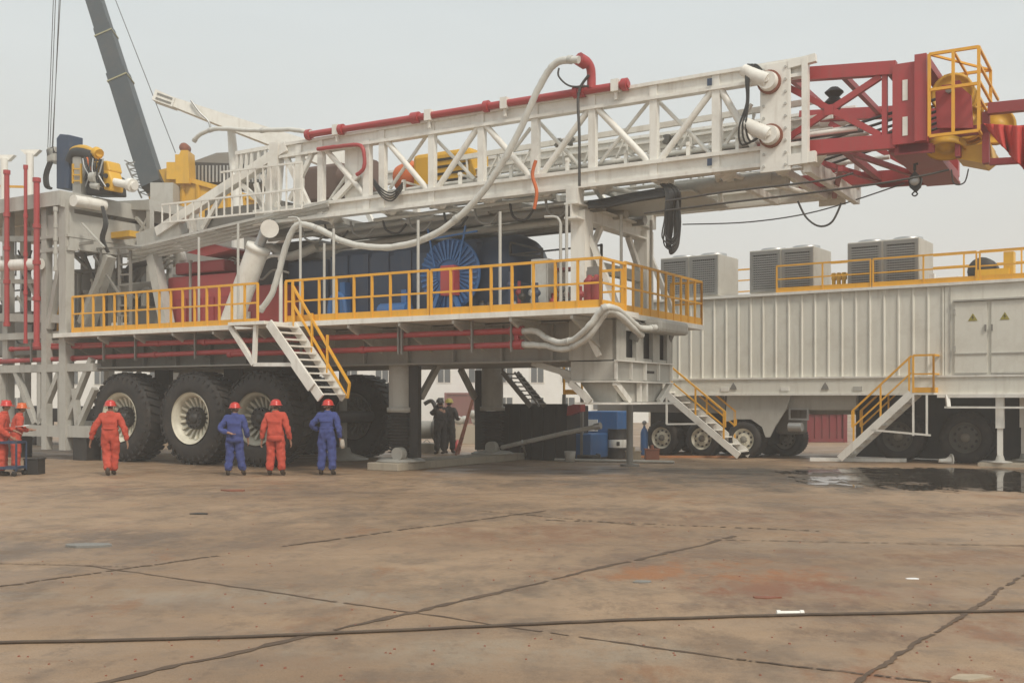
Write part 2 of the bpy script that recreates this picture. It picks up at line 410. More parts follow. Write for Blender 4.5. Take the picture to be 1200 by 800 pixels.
# ---------------- far background ----------------
def building(x0, x1, D, ztop, label, mat, wins=True, depth=9):
    a, b = pt(x0, HY, D), pt(x1, HY, D)
    r = thing('building', ((a.x+b.x)/2, D, 0), label, 'building')
    MB().par(V((a.x, D, 0)), V((b.x-a.x, 0, 0)), V((0, depth, 0)), Z*ztop).build('wall', mat, r)
    MB().par(V((a.x-.3, D-.3, ztop+.003)), V((b.x-a.x+.6, 0, 0)), V((0, depth+.6, 0)), Z*.35).build('roof', M['concrete'], r)
    if wins:
        x = a.x+1.0
        while x < b.x-1.5:
            for (zz, hh) in ((3.05, 1.25), (1.0, .9)):
                f = MB().par(V((x-.06, D-.045, zz-.06)), V((1.12, 0, 0)), V((0, .04, 0)), Z*(hh+.12)).build('window', M['white'], r)
                m = MB()
                for q in (0, 1): m.par(V((x+.03+q*.5, D-.06, zz)), V((.44, 0, 0)), V((0, .012, 0)), Z*hh)
                m.build('pane', M['glass'], f)
            x += 2.35
    return r
building(388, 760, 82, 6.4, 'long low white building with paired windows seen beneath the rig between its jacks', M['building'])
building(-260, 380, 92, 6.6, 'white building far behind the tyres at the left side of the yard', M['building'])
wl = thing('boundary_wall', pt(1000, HY, 110)*1, 'low pale boundary wall far behind the white trailer', 'wall'); wl.location.z = 0; WORLD[wl.name] = V(wl.location)
MB().par(V((12, 110, 0)), V((90, 0, 0)), V((0, .3, 0)), Z*2.6).build('panel', M['concrete'], wl)
m = MB()
for k in range(19): m.par(V((11.9+k*5, 109.8, 0)), V((.4, 0, 0)), V((0, .5, 0)), Z*2.9)
m.build('pillar', M['concrete'], wl)

def container(px0, px1, ybot, ytop, mat, label, name='shipping_container', depth=2.4, cat='container'):
    a, b = gnd(px0, ybot), gnd(px1, ybot); D = a.y; zt = HC+(HY-ytop)/F*D
    r = thing(name, ((a.x+b.x)/2, D, 0), label, cat)
    m = MB(); n = max(4, int((b.x-a.x)/.3)); dx = (b.x-a.x)/n
    for k in range(n):
        m.par(V((a.x+k*dx, D, .1)), V((dx*.55, 0, 0)), V((0, .04, 0)), Z*(zt-.2))
    m.par(V((a.x, D+.042, .1)), V((b.x-a.x, 0, 0)), V((0, depth, 0)), Z*(zt-.2)); m.build('shell', mat, r)
    m = MB()
    for xx in (a.x, b.x): m.box((xx, D, zt/2), .16, .16, zt)
    m.box(((a.x+b.x)/2, D-.01, zt-.07), b.x-a.x-.18, .12, .14); m.box(((a.x+b.x)/2, D-.01, .08), b.x-a.x-.18, .12, .14)
    m.build('frame', mat, r); return r
container(522, 566, 496, 460, M['radgrey'], 'dull red corrugated container behind the far jack and stepladder')
container(930, 972, 494, 480, M['grey'], 'grey low bin beyond the trailer wheels')
M['shred'] = paint('shaded_red_paint', (.20, .022, .028), .55, amt=.4)  # red darkened to hold the shadow the box stands in
container(946, 990, 518, 481, M['shred'], 'dark red steel box under the trailer beside the right hand stairs', 'tool_container', 1.2, 'box')

# ---------------- cranes behind the rig ----------------
def crane():
    D = 46; c0 = pt(205, HY, D+2); r = thing('mobile_crane', (c0.x, c0.y, 0), 'yellow mobile crane with long dark grey telescopic boom raised behind the rig', 'crane')
    b0, b1 = pt(177, 208, D), pt(111, 0, D+4)
    d = (b1-b0); up = V((0, 1, 0))
    secs = [(-.05, .56, .86), (.56, .82, .77), (.82, 1.6, .70)]
    first = None
    for i, (t0, t1, w) in enumerate(secs):
        x = d.normalized().cross(up).normalized(); p, q = b0+d*t0, b0+d*t1
        m = MB(); hw = w/2; prof = [(-hw, -hw*.8), (-hw*.6, -hw*1.05), (hw*.6, -hw*1.05), (hw, -hw*.8), (hw, hw*.8), (-hw, hw*.8)]
        y = d.normalized().cross(x)
        m.prism([p+x*a+y*b for a, b in prof], q-p); bo = m.build('boom_section', M['boom'], r)
        y0 = (q-p).normalized()
        MB().prism([q-y0*.5+x*a*1.10+y*b*1.10 for a, b in prof], y0*.07).build('collar', M['collar'], bo)
    # rope over the boom
    MB().tube([b0+V((1.1, -.2, 1)), b1+V((1.0, -.2, 0)), b1+d*.5+V((.8, 0, 0))], .018, 5).build('rope', M['cable'], r)
    MB().prism([pt(170, 216, D), pt(174, 202, D), pt(200, 196, D), pt(206, 232, D), pt(176, 238, D)], V((0, 1.6, 0))).build('boom_foot', M['myellow'], r)
    MB().prism([pt(203, 238, D), pt(203, 205, D), pt(222, 210, D), pt(300, 232, D), pt(300, 262, D), pt(203, 262, D)], V((0, 2.6, 0))).build('superstructure', M['myellow'], r)
    m = MB()
    for x in (214, 232, 250, 268, 286): m.beam(pt(x, 212+(x-214)*.25, D-.06), pt(x, 258, D-.06), .16, .12)
    m.beam(pt(222, 211, D-.06), pt(300, 233, D-.06), .12, .2); m.build('stiffener', M['myellow'], r)
    m = MB(); m.prism([pt(195, 210, D-.3), pt(195, 190, D-.3), pt(205, 190, D-.3), pt(206, 210, D-.3)], V((0, .8, 0)))
    m.prism([pt(206, 215, D-.3), pt(205, 181, D-.3), pt(210, 181, D-.3), pt(212, 176, D-.3), pt(220, 176, D-.3), pt(222, 215, D-.3)], V((0, 1, 0))).build('winch_tower', M['myellow'], r)
    MB().lathe(pt(217, 174, D), V((0, 1, 0)), [(0, -.2), (.2, -.2), (.2, .2), (0, .2)], 12).build('sheave', M['brown'], r)
    MB().par(pt(176, 238, D-1), V((.95, 0, 0)), V((0, .9, 0)), Z*.85).build('cabinet', M['grey'], r)
    m = MB(); o = pt(224, 213, D+1); w_ = 84/F*(D+1)
    m.par(o, V((w_, 0, -.1)), V((0, 2, 0)), Z*.85); cw = m.build('engine_hood', M['black'], r)
    m = MB()
    for k in range(20): m.par(o+V((w_*k/20, -.05, -.02)), V((.07, 0, 0)), V((0, .04, 0)), Z*.72)
    m.build('grille', M['steel'], cw)
    MB().prism([o+V((0, 0, .85)), o+V((w_*.35, 0, 1.25)), o+V((w_, 0, 1.35)), o+V((w_, 0, .75))], V((0, 2, 0))).build('hood_top', M['dgrey'], cw)
    # lattice bracket left of the boom foot
    m = MB(); a, b, c, e2 = pt(148, 192, D), pt(166, 232, D), pt(158, 190, D), pt(176, 230, D)
    m.beam(a, b, .06); m.beam(c, e2, .06)
    for k in range(6):
        t = k/6; m.beam(a.lerp(b, t), c.lerp(e2, t), .05); m.beam(a.lerp(b, t), c.lerp(e2, t+1/6), .04)
    m.beam(pt(146, 188, D), pt(164, 198, D), .05); m.build('lattice_jib', M['dgrey'], r)
    # carrier down to the ground
    x0, x1 = pt(140, HY, D).x, pt(330, HY, D).x
    MB().par(V((x0, D+.2, 1.0)), V((x1-x0, 0, 0)), V((0, 2.6, 0)), Z*1.1).build('carrier', M['myellow'], r, bevel=.05)
    MB().par(V((x0+2, D+.4, 2.103)), V((3.6, 0, 0)), V((0, 2.2, 0)), Z*(pt(0, 262, D).z-2.106)).build('turret', M['dgrey'], r)
    for k in range(4):
        cx = x0+.9+k*1.6
        for yy in (D+.1, D+2.4):
            m = MB().lathe((cx, yy, .6), V((0, 1, 0)), [(.3, 0), (.55, 0), (.6, .08), (.6, .42), (.55, .5), (.3, .5)], 20); w = m.build('tyre', M['rubber'], r)
            MB().lathe((cx, yy+.04, .6), V((0, 1, 0)), [(0, 0), (.12, 0), (.3, .05), (.3, .4), (0, .4)], 16).build('rim', M['drim'], w)
crane()
def crane2():
    D = 40; r = thing('loader_crane', (pt(268, HY, D).x, D+.5, 0), 'off white crane with low sloping boom and short post behind the rig', 'crane')
    a, b = pt(183, 112, D), pt(420, 196, D); d = (b-a)
    m = MB(); n = 4
    up = V((0, 1, 0)); y = d.normalized().cross(up).normalized()
    if y.z < 0: y = -y
    m.prism([a-y*.14, a+d*.35-y*.26, b-y*.42, b+y*.42, a+d*.35+y*.22, a+y*.14], V((0, .5, 0))); bo = m.build('boom', M['white'], r)
    MB().prism([V((0, -.06, 0))+q for q in (a-y*.2-d*.01, a+d*.09-y*.2, a+d*.09+y*.14, a-d*.01+y*.2)], V((0, .62, 0))).build('boom_head', M['white'], bo)
    for q in (-.10, .07): MB().beam(a+d*.005+y*q+V((0, -.07, 0)), a+d*.08+y*q+V((0, -.07, 0)), .02, .07).build('slot_plate', M['dgrey'], bo)
    MB().tube(smooth([pt(224, 118, D-.1), pt(234, 132, D-.1), pt(244, 142, D-.1), pt(247, 152, D-.1)]), .04, 6).build('hook_line', M['steel'], bo)
    t = pt(264, 150, D); MB().tube([V((t.x+.3, D+.8, 0)), V((t.x+.25, D+.8, 9)), V((t.x, D+.8, t.z+.3))], [.30, .22, .15], 12).build('post', M['white'], r)
    MB().box((t.x+.3, D+.25, .15), 1.6, 1.6, .3).build('base', M['dgrey'], r)
crane2()

# ---------------- the mobile drilling rig ----------------
rig0 = R.P(-15, 3.2, 0)
RIG = thing('mobile_drilling_rig', rig0, 'huge off white mobile drilling rig on large tyres with its lattice mast lowered lengthwise', 'drilling rig')
SF = -10.2                              # front end of the rig along its length
sL = R.S(112, 1.1)
# chassis
m = MB(); m.fb(R, sL, SF-.45, 1.15, 5.4, 2.62, 3.5); CH = m.build('chassis', M['mgrey'], RIG, bevel=.02)
m = MB()
s = sL+.8
while s < SF-1.5:
    m.fb(R, s, s+.05, 1.02, 1.147, 2.66, 3.46); s += 1.35
m.fb(R, sL, SF-1.2, 1.0, 1.147, 2.60, 2.64); m.fb(R, sL, SF-1.2, 1.0, 1.147, 3.47, 3.51)
m.build('side_rib', M['mgrey'], CH)
# running gear
def wheel(c, rad, wid, far=False, rimm='rim'):
    ax = R.ew; hub = MB().cyl(c+ax*.12, c+ax*(wid-.05), .30, .30, 16)
    hub.lathe(c+ax*.05, ax, [(0, 0), (.10, 0), (.16, .08), (.17, .3)], 16)
    for k in range(12):
        a = 2*math.pi*k/12; q = c+ax*.06+(R.es*math.cos(a)+Z*math.sin(a))*.25
        hub.cyl(q, q+ax*.1, .025, n=6)
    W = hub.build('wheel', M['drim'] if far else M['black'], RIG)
    rr = rad*.54
    prof = [(rr*.97, .10), (rr, .02), (rr*1.2, -.03), (rr*1.52, .0), (rad*.93, .06), (rad*.965, .13), (rad*.965, wid-.13), (rad*.93, wid-.06), (rr*1.5, wid), (rr*1.2, wid+.02), (rr, wid-.02), (rr*.97, wid-.1)]
    t = MB().lathe(c, ax, prof, 56)
    nl = 34
    for k in range(nl):
        for side in (0, 1):
            a = 2*math.pi*(k+side*.5)/nl; e = R.es*math.cos(a)+Z*math.sin(a); tg = ax.cross(e).normalized()
            a0, a1 = (.06, wid*.46) if side == 0 else (wid*.54, wid-.06)
            tw = 1 if side == 0 else -1
            p = c+e*(rad*.955); q0 = p+ax*a0-tg*.045; q1 = p+ax*a1-tg*.045+tg*.10*tw
            vs = [q0, q0+tg*.12, q1+tg*.12, q1]; t.add(vs+[v+e*(rad*.045) for v in vs], [(0, 3, 2, 1), (4, 5, 6, 7), (0, 1, 5, 4), (1, 2, 6, 5), (2, 3, 7, 6), (3, 0, 4, 7)])
            # shoulder lug
            qs = c+e*(rad*.80)+ax*(-.005 if side == 0 else wid-.055)-tg*.035
            t.par(qs, tg*.06, ax*.055, e*(rad*.10))
    t.build('tyre', M['rubber'], W)
    rm = MB().lathe(c, ax, [(rr*1.03, -.03), (rr*1.03, .0), (rr*.97, .03), (rr*.90, .05), (rr*.86, .22), (rr*.80, .34), (.26, .40), (.24, .30), (.20, .25), (0, .25)], 48)
    rm.lathe(c, ax, [(rr*1.03, wid+.03), (rr*.95, wid-.05), (rr*.85, wid-.3), (0, wid-.35)], 40)
    for k in range(18):
        a = 2*math.pi*(k+.5)/18; e = R.es*math.cos(a)+Z*math.sin(a); tg = ax.cross(e).normalized()
        p0 = c+ax*.30+e*.25; p1 = c+ax*.16+e*(rr*.84)
        rm.add([p0-tg*.03, p0+tg*.03, p1+tg*.035, p1-tg*.035, p0-tg*.03+ax*.09, p0+tg*.03+ax*.09, p1+tg*.035+ax*.16, p1-tg*.035+ax*.16],
               [(0, 1, 2, 3), (4, 7, 6, 5), (0, 4, 5, 1), (1, 5, 6, 2), (2, 6, 7, 3), (3, 7, 4, 0)])
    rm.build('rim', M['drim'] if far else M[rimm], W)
ZR = 1.25
near = [(140, 0.0), (223, 0.0), (300, .22)]
for px, w in near:
    wheel(R.P(R.S(px, w), w, ZR), ZR, .85, False, 'mrim' if px == 300 else 'rim')
ax_s = [R.S(140, 0), R.S(223, 0), R.S(300, .22)]
for s_, px in ((ax_s[0], 0), (R.S(352, 5.6), 1), (R.S(414, 5.0), 1)):
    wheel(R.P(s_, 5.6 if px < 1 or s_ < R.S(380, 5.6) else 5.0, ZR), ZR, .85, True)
for s_ in ax_s: MB().cyl(R.P(s_, .86, ZR), R.P(s_, 5.59, ZR), .17, n=14).build('axle', M['black'], RIG)
for i, s_ in enumerate(ax_s):
    m = MB()
    for w in ((1.5, 4.7) if i < 2 else (1.5,)): m.fb(R, s_-.3, s_+.3, w, w+.16, ZR+.05, 2.615)
    m.build('suspension', M['black'], RIG)
# mudguard plates between wheels and chassis
m = MB()
for s0, s1 in ((ax_s[0]-1.3, ax_s[2]+1.3),): m.fb(R, s0, s1, .05, 1.0, 2.63, 2.67)
m.build('mudguard', M['dgrey'], RIG)
# catwalk
zc = 3.66; s_l = R.S(62, -.35); s_r = -9.85
CW = MB().fb(R, s_l, s_r, -.35, 1.5, zc-.12, zc).build('catwalk', M['white'], RIG)
m = MB(); s = s_l+.4
while s < s_r-.3:
    m.add([R.P(s, -.33, zc-.125), R.P(s, 1.0, zc-.125), R.P(s, 1.0, zc-.75)], [(0, 1, 2)])
    m.beam(R.P(s, -.3, zc-.17), R.P(s, 1.0, zc-.17), .07, .08); m.beam(R.P(s, -.25, zc-.2), R.P(s, 1.0, zc-.75), .06, .06); s += 1.5
m.build('bracket', M['grey'], CW)
sA0, sA1 = R.S(85, -.3), R.S(302, -.3); sB0, sB1 = R.S(335, -.3), R.S(704, -.3)
o = rail('railing', [R.P(sA0, -.3, zc), R.P(sA1, -.3, zc)], 1.02, .45, CW, M['yellow'], mids=(.52,), toe=.14)
o = rail('railing', [R.P(sB0, -.3, zc), R.P((sB0+sB1)/2-.02, -.3, zc)], 1.02, .55, CW, M['yellow'], toe=.16)
o = rail('railing', [R.P((sB0+sB1)/2+.06, -.3, zc), R.P(sB1, -.3, zc), R.P(sB1, .9, zc)], 1.02, .55, CW, M['yellow'], toe=.16)
o = rail('railing', [R.P(R.S(56, .6), .6, zc), R.P(R.S(80, .6), .6, zc)], 1.0, .5, CW, M['yellow'], toe=.16)
# front platform
EP = MB().fb(R, SF-.9, SF+.05, 1.3, 6.3, zc-.10, zc+.02).build('front_platform', M['white'], RIG)
rail('railing', [R.P(SF, 1.5, zc+.02), R.P(SF, 6.25, zc+.02), R.P(SF-.85, 6.25, zc+.02)], 1.12, .48, EP, M['yellow'], toe=.18)
rail('railing', [R.P(SF-.75, 1.45, zc+.02), R.P(SF-.03, 1.45, zc+.02)], .95, .5, EP, M['yellow'], toe=0)
# nose
def nose():
    s0, s1, w0, w1 = -11.35, SF-.05, 1.12, 4.25
    N_ = MB().fb(R, s0, s1, w0, w1, 2.17, 2.60).build('front_beam', M['grey'], RIG, bevel=.015)
    m = MB()
    for k in range(5):
        w = w0+(w1-w0)*k/4; m.fb(R, s1, s1+.06, w-.03, w+.03, 2.2, 2.59)
    m.fb(R, s0, s1+.1, w0-.05, w1, 2.135, 2.167); m.fb(R, s1+.002, s1+.1, w0-.05, w1, 2.592, 2.622); m.build('flange', M['white'], N_)
    m = MB(); m.prism([R.P(s0+.1, w0+.3, 2.13), R.P(s0+.45, w0+.3, 1.70), R.P(s1-.1, w0+.3, 1.70), R.P(s1-.1, w0+.3, 2.13)], R.ew*2.6); m.build('bumper', M['grey'], N_)
    MB().fb(R, s0+.1, s1+.12, w0, w1+.1, 1.64, 1.69).build('foot_plate', M['white'], N_)
    m = MB()
    for (a, b) in (((s0, w0, 2.13), (s0+.5, w0, 1.70)), ((s1, w0, 2.13), (s1, w0+.75, 1.70)), ((s1, w1, 2.13), (s1, w1-.7, 1.70))):
        m.beam(R.P(*a), R.P(*b), .10, .14)
    m.beam(R.P(s1, w0+1.6, 2.13), R.P(s1, w0+1.6, 1.7), .1, .14); m.beam(R.P(s1, w0+1.3, 2.13), R.P(s1, w0+1.3, 1.7), .06, .1)
    m.build('gusset', M['white'], N_)
    # front panel with four openings
    m = MB(); ws = [w0, w0+.5, w0+1.05, w0+1.45, w0+2.0, w0+2.4, w0+2.85, w1]
    zt, zb = 3.52, 2.625
    for i in (0, 2, 4, 6): m.fb(R, s1-.06, s1+.04, ws[i], ws[i+1]-.003, zb, zt)
    for i in (1, 3, 5): m.fb(R, s1-.06, s1+.02, ws[i]+.002, ws[i+1]-.005, zt-.22, zt); m.fb(R, s1-.06, s1+.02, ws[i]+.002, ws[i+1]-.005, zb, zb+.07)
    m.build('front_panel', M['grey'], N_)
    MB().fb(R, SF-1.19, s1+.03, w0, w0+.05, 2.625, 3.52).fb(R, SF-.44, s1-.062, w1-.05, w1, 2.625, 3.52).build('side_panel', M['grey'], N_)
    MB().fb(R, s1-.2, s1-.12, w0+.1, w1-.1, 2.65, 3.45).build('radiator', M['black'], N_)
    MB().fb(R, SF+.10, SF+.55, 2.3, 4.0, 3.28, 3.58).build('roller_fairlead', M['grey'], N_, bevel=.08)
    m = MB().beam(R.P(SF+.09, 2.2, 3.5), R.P(SF-.1, 2.2, 3.1), .12, .2); m.beam(R.P(SF+.12, 4.1, 3.6), R.P(SF-.1, 4.2, 3.2), .12, .2); m.build('fairlead_arm', M['dgrey'], N_)
    # small plate writing stands on the beam: a short dark maker's scribble plate
    MB().fb(R, s1+.003, s1+.01, w0+1.72, w0+2.15, 2.36, 2.42).build('name_strip', M['black'], N_)
    # strut to chassis
    MB().beam(R.P(SF-2.2, 1.25, 2.6), R.P(SF-1.15, 1.25, 2.3), .10, .14).beam(R.P(SF-1.5, 1.3, 2.4), R.P(SF-.75, 1.3, 1.7), .08, .12).build('under_strut', M['grey'], N_)
    MB().beam(R.at(679, 371, .9), R.at(702, 417, .9), .08, .12).build('side_strut', M['white'], N_)
nose()
# front legs down from nose
for px in (738,):
    p = gnd(738, 546); MB().cyl(p+Z*.06, p+Z*1.635, .09, n=10).cyl(p, p+Z*.06, .25, n=14).build('support_leg', M['dgrey'], RIG)
# jacks
def jack(c, label=None):
    J = MB().cyl(c+Z*1.45, c+Z*3.3, .31, n=20).lathe(c, Z, [(.31, 1.45), (.36, 1.43), (.36, 1.55), (.31, 1.56)], 20).build('jack', M['grey'], RIG)
    m = MB(); prof = []
    for k in range(13):
        z = .42+k*.078; prof += [(.34, z), (.34, z+.012), (.235, z+.039)]
    prof.append((.32, 1.42)); m.lathe(c, Z, prof, 24); m.build('bellows', M['rubber'], J)
    m = MB().lathe(c, Z, [(0, .42), (.2, .42), (.22, .3), (.5, .27), (.62, .22), (.62, .2), (0, .2)], 24)
    m.cyl(c+R.es*.2-R.ew*.45+Z*.40, c+R.es*.2-R.ew*.25+Z*.40, .17, n=14); m.build('foot', M['grey'], J)
sJ = R.S(470, 1.55); jn = R.P(sJ, 1.55, 0); jf = R.at_s(577, HY, sJ); jf.z = 0
jack(jn); jack(jf)
jack2 = R.at(402, 530, 4.2); 
MB().lathe(V((jack2.x, jack2.y, 0)), Z, [(0, .35), (.2, .35), (.25, .2), (.75, .03), (.75, 0), (0, 0)], 20).cyl(V((jack2.x, jack2.y, .3)), V((jack2.x, jack2.y, 2.62)), .12).build('centre_jack', M['grey'], RIG)
for a, b in ((jn, 1), (jf, -1.0)):
    MB().beam(a+R.es*.5*b+R.ew*.9*b+Z*2.61, a+R.es*.5*b+R.ew*.15*b+Z*1.8, .12, .16).build('jack_brace', M['grey'], RIG)
MB().beam(jn+R.es*.42+Z*2.59, jn+R.es*.42+Z*.3, .16, .3).build('jack_column', M['black'], RIG)
MB().beam(jf-R.es*.40+Z*2.59, jf-R.es*.40+Z*.3, .14, .3).build('jack_column', M['black'], RIG)
# timber under jacks
bm0 = thing('jack_beam', jn, 'long pale concrete beam on the ground beneath the two jacks', 'beam')
MB().fb(R, R.loc(jn)[0]-.45, R.loc(jn)[0]+.5, .75, 7.0, 0, .195).build('beam_body', M['concrete'], bm0, bevel=.02)
# stairs of the rig
def rig_stairs():
    st = MB().fb(R, R.S(302, -.35)-.15, R.S(335, -.35)+.1, -1.22, -.36, zc-.1, zc-.02).build('staircase', M['white'], RIG)
    s0, s1 = R.S(306, -1.2)+.25, R.S(376, -1.2)
    a0, a1 = R.P(s0, -1.2, zc-.08), R.P(s1, -1.2, 1.78)
    stair(st, a0, a1, R.ew*.84, 11, M['white'])
    b0, b1 = a0.lerp(a1, .52), a0.lerp(a1, .86)
    MB().beam(b0-R.ew*.06, b1-R.ew*.06, .04, .26).build('stair_extension', M['white'], st)
    m = MB(); h = Z*.95
    f0, f1 = a0+R.ew*.84, a1+R.ew*.84
    for t in (.02, .38, .68): 
        p = f0.lerp(f1, t); m.beam(p, p+h, .05)
    m.beam(f0+h, f1+h*.55+(f1-f0)*.10, .055); m.beam(f0+h*.55, f1+h*.12+(f1-f0)*.06, .05)
    m.beam(f1+h*.55+(f1-f0)*.10, f1+h*.12+(f1-f0)*.06, .05); m.build('handrail', M['yellow'], st)
    m = MB(); q = R.P(R.S(276, -.9), -1.1, zc-.08); q2 = R.at(298, 427, -1.1); q3 = R.at(343, 427, -1.1)
    m.beam(q, q2, .10, .12); m.beam(q2, q3, .08, .09); m.beam(R.at(300, 380, -1.1), q2, .09, .09); m.build('hanging_bracket', M['white'], st)
    m = MB(); c = R.at(337, 331, -.3)
    for px in (335, 343): m.beam(R.P(R.S(px, -.35), -.35, zc), R.P(R.S(px, -.35), -.35, zc+1.0), .05)
    m.build('gate_post', M['yellow'], st)
rig_stairs()
# red pipes below the catwalk
for (x0, y0, x1, y1, rr) in ((14, 409, 287, 399, .06), (240, 401, 610, 387.5, .068), (0, 423.5, 290, 411, .068), (270, 415, 610, 403.5, .068), (60, 404, 285, 398, .04)):
    w = .1; p, q = R.at(x0, y0, w), R.at(x1, y1, w)
    m = MB().tube([p, q], rr, 12)
    L = (q-p).length; n = int(L/4.5)+1
    for k in range(n+1):
        c = p.lerp(q, k/n); d = (q-p).normalized(); m.cyl(c-d*.06, c+d*.06, rr*1.3, n=12)
    m.build('red_pipe', M['red'], RIG)
m = MB()
for px in (40, 125, 162, 232, 356, 470, 556, 474, 602):
    a = R.at(px, 386, .1); b = R.at(px, 422-px*.025, .1); m.beam(R.P(R.loc(a)[0], .0, zc-.13), R.P(R.loc(a)[0], .0, b.z-.1), .06, .04)
m.build('pipe_clamp', M['dgrey'], RIG)
m = MB().cyl(R.at(598, 388, .1), R.at(613, 387.4, .1), .11, n=12).cyl(R.at(598, 404, .1), R.at(613, 403.4, .1), .11, n=12).beam(R.at(606, 383, .1), R.at(606, 408, .1), .1, .1)
m.build('flange', M['red'], RIG)
# hoses hanging
def hose(pts, w, r, label, mat='hose', name='hose', k=6, group=None, cat='hose'):
    P = []
    for p in pts:
        P.append(R.at(p[0], p[1], p[2] if len(p) > 2 else w))
    SP = smooth(P, k)
    SP = [q+V((random.uniform(-1, 1), 0, random.uniform(-1, 1)))*r*.10 for q in SP]
    o = MB().tube(SP, [r*random.uniform(.95, 1.05) for _ in SP], 10).build(name, M[mat]); tag(o, label, cat, group)
    for t in ((.0, .33, .62, .97) if r > .055 else ()):
        i = min(int(t*len(SP)), len(SP)-2); d = (SP[i+1]-SP[i]).normalized()
        MB().cyl(SP[i]-d*.05, SP[i]+d*.05, r*1.18, n=10).build('hose_clamp', M['steelgrey'], o, split=False)
    return o
hose([(613, 388), (628, 388, .1), (640, 396, 0), (655, 401, -.3), (672, 398, -.5), (688, 385, -.7), (700, 370, -.7), (710, 360, -.7), (722, 362, -.4), (735, 372, .3), (750, 384, .9), (768, 384, 1.6)], .1, .068, 'white hose looping up from the upper red pipe end to the front platform')
hose([(613, 404), (640, 405, .1), (655, 409, -.2), (672, 406, -.4), (690, 394, -.6), (703, 376, -.6), (713, 364, -.6), (726, 370, -.2), (740, 383, .5), (752, 393, 1.2)], .1, .068, 'white hose looping up from the lower red pipe end past the fire red post')
hose([(306, 362), (318, 345), (328, 315), (336, 285), (346, 266), (356, 263), (375, 269), (400, 282), (430, 289), (465, 289), (500, 279), (530, 261), (560, 232), (590, 188), (612, 146), (630, 106), (644, 82), (656, 72), (678, 70)], .55, .08, 'thick white hose sweeping up across the mast from the deck to the red elbow')
hose([(228, 164), (236, 157), (255, 151), (300, 153), (340, 152), (366, 156)], 1.05, .06, 'white hose lying along the rear end of the red mast pipe')
# red standpipe on mast
m = MB(); p, q = R.at(362, 158, 1.05), R.at(737, 98.5, 1.05); m.tube([p, q], .085, 12)
for t in (.0, .12, .37, .38, .60, .86, .875, .99):
    c = p.lerp(q, t); d = (q-p).normalized(); m.cyl(c-d*.06, c+d*.06, .14, n=12)
m.tube(smooth([R.at(693, 104, 1.05), R.at(693, 92, 1.05), R.at(692, 80, 1.0), R.at(687, 72, .9), R.at(680, 70, .8)], 5), .10, 12)
m.cyl(R.at(686, 74, .9), R.at(678, 69, .7), .15, n=10); m.build('standpipe', M['red'], RIG)
m = MB()
for px in (395, 503, 592, 722):
    c = R.at(px, 158-(px-362)*.1587, 1.05); m.box(c, .18, .2, .26, math.radians(-30.8)); m.beam(c, c-Z*.3, .06, .06)
m.build('pipe_clamp', M['white'], RIG)
hose([(372, 175), (395, 172), (418, 170), (425, 174), (427, 185), (426, 198), (418, 205)], 1.0, .05, 'short red hose bent over the white plate in the rear part of the mast', 'red')

# ---------------- mast ----------------
W0, W1 = 1.2, 5.4
def tp(px, w=W0): return R.at(px, 178-(px-330)*92/570, W0)+R.ew*(w-W0)
def bt(px, w=W0): return R.at(px, 255-(px-310)*71/590, W0)+R.ew*(w-W0)
MAST = group_part('mast', RIG, bt(620, 3.3))
for w in (W0, W1):
    MB().ibeam(tp(330, w), tp(945, w), .22, .38, .07).beam(tp(330, w)+R.ew*.02, tp(945, w)+R.ew*.02, .10, .12).build('chord', M['white'], MAST)
    MB().ibeam(bt(300, w), bt(945, w), .26, .42, .08).beam(bt(300, w)+R.ew*.02, bt(945, w)+R.ew*.02, .10, .14).build('chord', M['white'], MAST)
cols = [377, 449, 507, 565, 628, 695, 767, 840]
for w in (W0, W1):
    up = R.ew
    for px in cols:
        MB().beam(bt(px, w)-Z*.2, tp(px, w)+Z*.16, .17, .15, R.ew).build('strut', M['white'], MAST)
    cs = cols+[890]
    for i in range(len(cs)-1):
        a, b = cs[i]+4, cs[i+1]-4
        p, q = (tp(a, w)-Z*.15, bt(b, w)+Z*.15) if i % 2 == 1 else (bt(a, w)+Z*.15, tp(b, w)-Z*.15)
        if i == 0: p, q = tp(a, w)-Z*.1, bt(432, w)+Z*.15
        MB().tube([p, q], .075 if w == W0 else .06, 8).build('brace', M['white'], MAST)
# thin secondary rods seen through the front face
m = MB()
for (x0, y0, x1, y1) in ((457, 221, 500, 159), (508, 160, 556, 210), (630, 141, 680, 195), (704, 190, 760, 120), (773, 120, 832, 180), (572, 215, 622, 150), (851, 168, 881, 122), (383, 240, 410, 200)):
    m.tube([R.at(x0, y0, W0+.25), R.at(x1, y1, W0+.25)], .045, 8)
m.build('rod', M['white'], MAST)
# underside cross members
cs = cols+[905, 940]
for i, px in enumerate(cs):
    MB().beam(bt(px, W0)-Z*.16, bt(px, W1)-Z*.16, .14, .16).build('cross_member', M['white'], MAST)
    a = bt(px, W0)-Z*.2
    MB().add([a+Z*.1, a+Z*.1+R.es*.5, a-Z*.12+R.es*.0+R.ew*.4, a+R.ew*.8+R.es*.1], [(0, 1, 2), (1, 3, 2), (0, 2, 3)]).build('gusset', M['white'], MAST)
m = MB()
for i in range(len(cs)-2):
    m.tube([bt(cs[i], W0)-Z*.17, bt(cs[i+1], W1)-Z*.17], .06, 6) if i % 2 else m.tube([bt(cs[i], W1)-Z*.17, bt(cs[i+1], W0)-Z*.17], .06, 6)
m.build('under_brace', M['white'], MAST)
